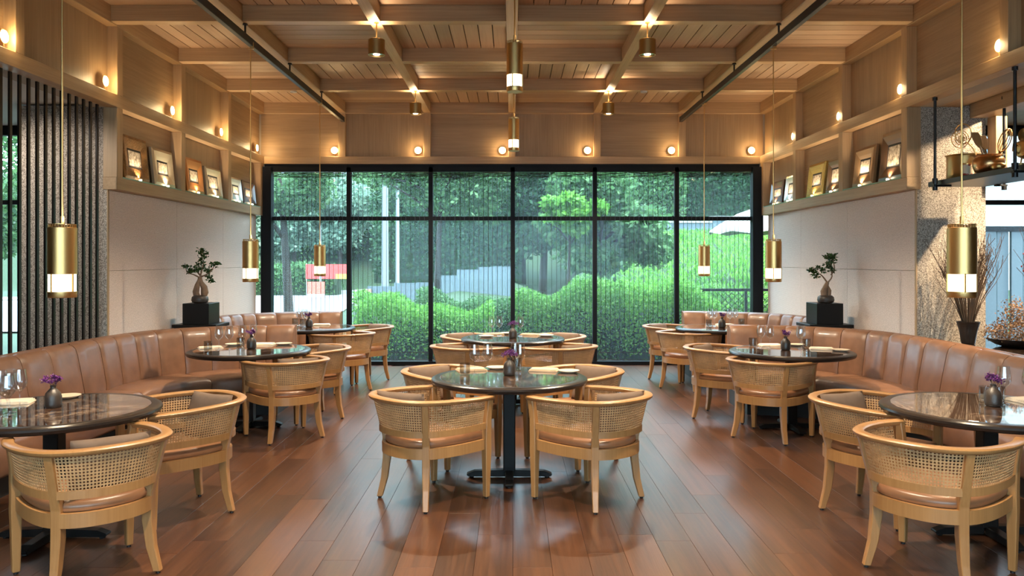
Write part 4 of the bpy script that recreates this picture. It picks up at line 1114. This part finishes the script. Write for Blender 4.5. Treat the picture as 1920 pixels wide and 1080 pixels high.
# ------------------------------------------------------------------ outside: garden, road, hillside
def hgt(x, y):
    """lie of the land"""
    h = -.15
    a = max(0, min(1, (y-17)/16)); b = max(0, min(1, (x-1.0-.02*y)/4.0)); b = b*b*(3-2*b)
    h += 3.0*a*b
    h += max(0, y-46)*.42 if y > 46 else 0
    a2 = max(0, min(1, (y-24)/10)); h += 1.2*a2*max(0, 1-abs(x+1.5)/3.5)*(1 if y > 24 else 0)
    return h
M['lawn'] = plain('grass', (.014, .034, .008), .9, bump=.6, bscale=25, var=.35)
M['asphalt'] = plain('asphalt', (.22, .22, .23), .8, var=.05)
M['kerb'] = plain('kerbstone', (.3, .29, .27), .8)
vs, fs = [], []; gx = [-60+2*i for i in range(61)]; gy = [12.46+.8*j for j in range(70)]
for y in gy:
    for x in gx: vs.append((x, y, hgt(x, y)))
for j in range(len(gy)-1):
    for i in range(len(gx)-1):
        a = j*len(gx)+i; fs.append((a, a+1, a+len(gx)+1, a+len(gx)))
g = MB().add(vs, fs).build('ground', M['lawn'], smooth=180); tag(g, kind='structure')
tag(MB().box(-60, 60, -40, 12.46, -.4, -.15).build('ground_near', M['asphalt']), kind='structure')
rd = MB().add([(-24, 18, -.10), (-4.8, 20, -.10), (-6.6, 34, -.10), (-7.6, 45.9, -.10), (-12.2, 45.9, -.10), (-13.2, 38, -.10), (-24, 33, -.10)], [(0, 1, 2, 3, 4, 5, 6)])
o = rd.build('road', M['asphalt']); tag(o, kind='structure')
mb = MB().tube([(-24, 33.1, -.06), (-13.2, 38.1, -.06), (-12.3, 45.9, -.06)], .12, 6); k = mb.build('kerb', M['kerb'], o)

G = {'hedge': leafmat('hedge_leaf', (0.0344, 0.1180, 0.0205), (0.1671, 0.3540, 0.0681), .45), 'bright': leafmat('bright_leaf', (0.0492, 0.1671, 0.0227), (0.1967, 0.4130, 0.0681), .5),
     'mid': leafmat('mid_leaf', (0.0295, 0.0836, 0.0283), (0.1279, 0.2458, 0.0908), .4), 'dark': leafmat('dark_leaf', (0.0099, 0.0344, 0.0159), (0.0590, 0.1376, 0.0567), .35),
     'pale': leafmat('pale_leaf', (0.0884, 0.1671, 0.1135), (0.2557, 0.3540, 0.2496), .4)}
M['core'] = plain('hedge_core', (.012, .03, .008), .9)
def fol(name, P, l, w, mat, parent, **kw):
    o = link(name, quads_mesh(name, leaf_quads(P, l, w, **kw)), mat, parent); o['kind'] = 'stuff'; return o
def hedge(x0, x1, y0, y1, h, n, leaf, mat, lab, wob=.12):
    z0 = hgt((x0+x1)/2, y0)
    t = tag(empty('hedge', ((x0+x1)/2, (y0+y1)/2, z0)), lab, 'hedge', 'garden hedges'); W, L = (x1-x0)/2, (y1-y0)/2
    R = []
    ns = 14
    for i in range(ns+1):
        x = -W+2*W*i/ns; k = .82+.1*math.sin(i*1.7); e = 1-.25*(abs(2*i/ns-1)**6)
        R.append([(x, -L*.85*e, 0), (x, -L*.9*e, h*.5*k), (x, -L*.5*e, h*.86*k), (x, L*.5*e, h*.86*k), (x, L*.9*e, h*.5*k), (x, L*.85*e, 0)])
    MB().rings(R).build('branches', M['core'], t)
    u = nrg.random((n, 3)); P = np.empty((n, 3))
    P[:, 0] = -W+2*W*u[:, 0]
    hh = h*(1+wob*np.sin(P[:, 0]*2.3+x0)+wob*.6*np.sin(P[:, 0]*6.1))
    th = PI*u[:, 1]; rr = .88+.2*u[:, 2]
    P[:, 1] = -L*np.sign(np.cos(th))*np.abs(np.cos(th))**.55*rr; P[:, 2] = hh*np.abs(np.sin(th))**.55*rr
    fol('foliage', P, leaf, leaf*.55, mat, t, up=.25)
def tree(x, y, h, R, n, leaf, mat, lab, blobs=14, tr=.12, lean=0., grp='garden trees', seed=0, zc=None, droop=.3):
    rr = random.Random(seed+int(x*10)+int(y*7)); z0 = hgt(x, y)-.05
    t = tag(empty('tree', (x, y, z0)), lab, 'tree', grp)
    zc = zc if zc is not None else h-R[2]
    trunk = MB().tube(spline([(0, 0, 0), (lean*.3, 0, zc*.4), (lean, 0, zc), (lean*1.2, 0, h*.85)], 9), [tr*(1-.08*i) for i in range(9)], 8).build('trunk', M['bark'], t, smooth=70)
    for k in range(5):
        a = rr.uniform(0, 2*PI); b = Vector((lean*.8, 0, zc*rr.uniform(.6, .95))); e = b+Vector((R[0]*.7*math.cos(a), R[1]*.7*math.sin(a), R[2]*rr.uniform(.3, .9)))
        MB().tube([b, b.lerp(e, .5)+Vector((0, 0, .1)), e], [tr*.4, tr*.3, tr*.12], 6).build('branch', M['bark'], trunk, smooth=70)
    Ps = []
    for k in range(blobs):
        d = Vector((rr.gauss(0, 1), rr.gauss(0, 1), rr.gauss(0, 1))).normalized()*rr.uniform(.35, .85)
        c = (lean+d.x*R[0], d.y*R[1], zc+d.z*R[2]); q = rr.uniform(.28, .48)
        Ps.append(cloud(c, (R[0]*q, R[1]*q, R[2]*q*.8), n//blobs, .35))
    fol('foliage', np.concatenate(Ps), leaf, leaf*.5, mat, t, droop=droop)

hedge(-2.75, -.35, 14.0, 15.4, .92, 15000, .055, G['bright'], 'bright green clipped hedge outside the left half of the window')
hedge(-1.9, .15, 15.6, 17.0, 1.00, 12000, .06, G['mid'], 'darker hedge row behind the bright hedge outside')
hedge(.0, 2.0, 13.6, 15.2, 1.22, 17000, .055, G['hedge'], 'tall leafy hedge outside the middle right window bay')
hedge(1.9, 3.6, 13.5, 15.0, 1.18, 15000, .055, G['bright'], 'sunlit hedge outside the right window bays')
hedge(3.0, 6.4, 15.2, 16.4, 1.05, 9000, .06, G['hedge'], 'hedge behind the lattice panel at the far right outside')
hedge(-17.5, -8.6, 39.0, 40.6, 1.5, 9000, .16, G['mid'], 'long roadside hedge across the road', .05)
hedge(-3.9, -2.4, 19.5, 21.0, .75, 6000, .07, G['bright'], 'low bush beside the brown garden wall', .2)

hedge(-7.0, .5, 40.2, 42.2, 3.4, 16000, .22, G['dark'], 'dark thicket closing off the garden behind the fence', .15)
hedge(.5, 8.5, 39.0, 41.0, 4.2, 18000, .22, G['mid'], 'thicket at the top of the bank behind the leafy tree', .15)
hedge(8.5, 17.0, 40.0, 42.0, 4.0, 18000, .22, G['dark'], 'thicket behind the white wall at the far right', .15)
hedge(-15.0, -7.4, 50.0, 52.0, 5.0, 12000, .26, G['mid'], 'tall thicket at the end of the road', .12)
tree(1.95, 18.6, 3.9, (1.75, 1.2, 1.45), 15000, .17, G['mid'], 'broad leafy tree outside right of the window centre', 18, .11, .1, seed=3)
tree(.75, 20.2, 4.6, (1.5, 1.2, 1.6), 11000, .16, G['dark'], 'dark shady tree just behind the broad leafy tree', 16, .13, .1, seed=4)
tree(1.2, 17.6, 3.5, (.8, .6, .5), 3600, .16, G['bright'], 'young bright green sapling beside the central mullion', 8, .05, .1, seed=9, zc=2.9)
tree(-1.95, 20.5, 5.0, (2.5, 1.6, 1.15), 13000, .13, G['mid'], 'slender tree with a high canopy outside the third bay', 18, .10, .15, seed=5, zc=3.9)
tree(-5.0, 18.0, 4.3, (1.5, 1.2, .85), 8000, .12, G['mid'], 'overhanging tree at the top left of the window', 12, .13, -.2, seed=6, zc=3.55)
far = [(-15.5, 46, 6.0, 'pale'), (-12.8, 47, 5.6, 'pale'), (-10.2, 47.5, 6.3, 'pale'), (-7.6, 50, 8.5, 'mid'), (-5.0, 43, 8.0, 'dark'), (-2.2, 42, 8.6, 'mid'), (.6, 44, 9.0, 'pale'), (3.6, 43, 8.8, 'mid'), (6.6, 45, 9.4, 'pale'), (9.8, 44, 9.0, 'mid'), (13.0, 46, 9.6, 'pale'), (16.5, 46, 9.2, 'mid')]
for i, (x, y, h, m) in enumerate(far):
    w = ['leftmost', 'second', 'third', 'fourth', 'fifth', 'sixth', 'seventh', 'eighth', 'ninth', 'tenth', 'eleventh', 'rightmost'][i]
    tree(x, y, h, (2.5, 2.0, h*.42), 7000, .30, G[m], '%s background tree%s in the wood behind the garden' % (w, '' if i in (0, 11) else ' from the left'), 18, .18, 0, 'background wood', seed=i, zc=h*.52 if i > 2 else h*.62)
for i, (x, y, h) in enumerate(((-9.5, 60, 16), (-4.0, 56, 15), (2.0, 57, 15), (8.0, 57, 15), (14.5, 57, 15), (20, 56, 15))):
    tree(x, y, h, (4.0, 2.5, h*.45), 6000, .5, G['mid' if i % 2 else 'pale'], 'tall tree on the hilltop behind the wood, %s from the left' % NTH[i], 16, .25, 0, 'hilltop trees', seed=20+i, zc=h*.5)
tree(-9.6, 14.5, 5.0, (2.0, 2.0, 1.8), 7000, .15, G['mid'], 'tree outside the side window behind the black bars', 12, .16, 0, seed=40)
# grassy bank blades
P = np.empty((16000, 3)); P[:, 0] = 2.0+9*nrg.random(16000); P[:, 1] = 17+15.7*nrg.random(16000); P[:, 2] = [hgt(a, b) for a, b in P[:, :2]]
o = fol('grass_bank', P, .20, .05, G['bright'], None, up=1.1); tag(o, 'sunlit grass on the bank rising to the right outside', 'grass', kind='stuff')

# fences, walls, street furniture
M['fence'] = plain('pale_blue_steel', (.10, .125, .14), .6)
f = tag(empty('panel_fence', (-.8, 30, 0)), 'stepped pale grey panel fence across the garden', 'fence')
for x0, x1, z1 in ((-4.6, -3.6, .62), (-3.6, -2.75, .74), (-2.75, -2.0, .76), (-2.0, -1.25, 1.02), (-1.25, -.45, 1.24), (-.45, .1, 1.34), (.1, .9, 1.36)):
    z1 += .0; z0 = -.1
    mb = MB(); n = 9
    for i in range(n):
        a = x0+(x1-x0)*i/n; b = x0+(x1-x0)*(i+1)/n; mb.box(a+.004, b-.004, -.02+.012*(i % 2), .01+.012*(i % 2), z0, z1)
    mb.build('fence_panel', M['fence'], f); MB().box(x0-.02, x0+.02, -.03, .03, z0, z1+.03).build('post', M['fence'], f)
    MB().box(x0, x1, -.025, .03, z1-.015, z1+.02).build('cap_rail', M['fence'], f)
f = tag(empty('hill_wall', (0, 33, 0)), 'white boundary wall at the top of the grassy bank', 'wall')
for x0, x1, z1 in ((6.4, 8.2, 3.15), (8.2, 10.5, 3.35)):
    MB().box(x0, x1, -.1, .1, 1.8, z1).build('wall_block', M['fence'], f); MB().box(x0-.05, x1+.05, -.14, .14, z1, z1+.08).build('coping', M['kerb'], f)
bw = tag(empty('brick_wall', (0, 0, 0)), 'low brown brick wall between road and garden', 'wall')
bm0 = None; M['brick'] = wood('old_brick', (.12, .07, .05), (.25, .16, .11), 0, rnd=.6, rough=.9)
A, B = Vector((-5.6, 29.0, -.15)), Vector((-3.9, 37.0, -.15)); L = (B-A).length; d = (B-A).normalized(); ang = math.atan2(d.y, d.x)
MB().box(0, L, -.10, .10, 0, .69).build('mortar_core', plain('mortar', (.3, .26, .22), .9), bw, loc=A).rotation_euler = (0, 0, ang)
brick = MB().box(.01, .49, -.125, .125, .008, .165).build('brick', M['brick'], bw)
first = True
for r in range(4):
    for i in range(int(L/.5)):
        b = brick if first else brick.copy()
        if not first: COL.objects.link(b); b.parent = bw
        first = False
        b.location = A+d*(i*.5+(.0 if r % 2 else .12))+Vector((0, 0, r*.175)); b.rotation_euler = (0, 0, ang)
def pole(x, y, h, r, lab, arm=True):
    t = tag(empty('lamp_post', (x, y, hgt(x, y))), lab, 'lamp post')
    MB().lathe([(r*1.5, 0), (r*1.5, .3), (r, .34), (r*.7, h)], 14).build('post', plain('pale_steel', (.16, .17, .18), .5), t, smooth=50)
    if arm:
        a = MB().tube(spline([(0, 0, h*.62), (.5, 0, h*.68), (1.1, 0, h*.69)], 8), .035, 8).build('arm', M['steel'], t, smooth=50)
        MB().box(.95, 1.45, -.10, .10, h*.675, h*.70).build('lantern', M['kerb'], a, bevel=.02, seg=1)
pole(-5.55, 35.0, 9, .16, 'thick grey lamp post beside the road outside')
pole(-5.15, 36.0, 8, .09, 'thin grey post right beside the thick lamp post', False)
pole(-12.0, 39.0, 3.2, .06, 'short thin post by the roadside hedge, left', False)
pole(-9.0, 37.6, 3.4, .05, 'short thin post in front of the red banner', False)
b = tag(empty('banner', (-8.95, 38.4, 0)), 'red and orange banner over the roadside hedge', 'banner')
MB().box(-.95, 1.15, -.02, .02, .72, 1.42).build('red_cloth', plain('red_cloth', (.55, .05, .04), .7), b); MB().box(.5, 1.15, -.026, -.02, .72, .95).build('yellow_print', plain('yellow_cloth', (.7, .35, .05), .7), b)
for x in (-.9, 1.1): MB().tube([(x, .03, -.1), (x, .03, 1.45)], .03, 6).build('stake', M['steel'], b)
b = tag(empty('road_sign', (-9.05, 37.0, 0)), 'small square red and white sign on a post by the road', 'sign')
MB().box(-.40, .40, -.015, .015, .05, .62).build('sign_board', plain('red_sign', (.60, .10, .06), .5), b); MB().box(-.40, .40, -.022, -.016, -.22+.0, .05).build('white_board', M['white'], b)
MB().tube([(0, .03, -.15), (0, .03, .6)], .03, 6).build('post', M['steel'], b)
tb = tag(empty('tower_block', (-27, 92, 0)), 'pale high-rise facade with upright fins, far left outside', 'building')
MB().box(-9, 9, 0, 8, 0, 60).build('wall', plain('pale_concrete', (.28, .29, .31), .8), tb)
for i in range(13): MB().box(-8.9+i*1.45, -8.4+i*1.45, -.5, 0, 0, 60).build('fin', M['kerb'], tb)
pg = plain('blue_glass', (.15, .22, .28), .2)
for i in range(12):
    for j in range(4): MB().box(-8.3+i*1.45, -7.55+i*1.45, -.08, .02, 3+j*4.5, 6.2+j*4.5).build('window_pane', pg, tb)
pr = tag(empty('garden_parasol', (6.7, 22.0, hgt(6.7, 22.0))), 'cream garden parasol on the bank at the far right', 'parasol')
zt = 3.05-hgt(6.7, 22)
MB().tube([(0, 0, 0), (0, 0, zt)], .03, 8).build('pole', M['bark'], pr)
R = []
for q, z in ((.03, zt), (.5, zt-.16), (1.0, zt-.45), (1.25, zt-.62), (1.25, zt-.66)):
    R.append([(q*math.cos(2*PI*i/32)*(1-.05*(i % 4 == 2)), q*math.sin(2*PI*i/32), z-.06*q*(.5-.5*math.cos(2*PI*i/32*8))) for i in range(32)])
MB().rings(R, True, True, False).build('canopy', plain('cream_canvas', (.4, .38, .33), .8), pr, smooth=60)
lt = tag(empty('lattice_panel', (4.05, 14.55, -.15)), 'dark lattice garden panel outside the rightmost bay', 'trellis')
MB().box(-.62, 1.0, -.03, .03, 1.20, 1.25).build('top_rail', M['blackmetal'], lt); MB().box(-.62, 1.0, -.025, .025, .0, .05).build('bottom_rail', M['blackmetal'], lt)
for x in (-.6, .2, .98): MB().box(x-.02, x+.02, -.02, .02, 0, 1.2).build('post', M['blackmetal'], lt)
bar = MB().box(-.006, .006, -.006, .006, -.85, .85)
for k in range(14):
    for sgn in (-1, 1):
        cx = -.6+k*.122
        zz = .62; hl = .56
        a = Vector((cx-sgn*hl, 0, zz-hl)); b2 = Vector((cx+sgn*hl, 0, zz+hl)); 
        if a.x > b2.x: a, b2 = b2, a
        t0 = max(0, (-.6-a.x)/(b2.x-a.x)); t1 = min(1, (.98-a.x)/(b2.x-a.x))
        if t1-t0 > .08: MB().tube([a.lerp(b2, t0), a.lerp(b2, t1)], .006, 5).build('lattice_bar', M['blackmetal'], lt)
# pale corrugated screen beyond the right side room
o = tag(empty('yard_screen', (7.2, 12.2, -.15)), 'blue grey corrugated yard screen outside the right side window', 'screen')
for i in range(20): MB().box(-2.0+i*.2, -1.83+i*.2, -.03+.03*(i % 2), .02+.03*(i % 2), 0, 2.2).build('sheet', M['fence'], o)
MB().box(-2.05, 2.0, -.05, .06, 2.2, 2.28).build('top_rail', M['frameblack'], o)

nb = tag(empty('neighbour_house', (15.6, 22.0, -.3)), 'pale neighbouring house outside the right side window', 'building')
MB().box(-4.2, 6, 0, 5, 0, 7).build('wall', M['kerb'], nb)
for i in range(4):
    for j in range(2):
        w_ = MB().box(-3.4+i*2.2, -2.2+i*2.2, -.05, .02, 1.2+j*2.8, 2.6+j*2.8).build('window', M['frameblack'], nb); MB().box(-3.3+i*2.2, -2.3+i*2.2, -.06, -.05, 1.3+j*2.8, 2.5+j*2.8).build('pane', pg, w_)
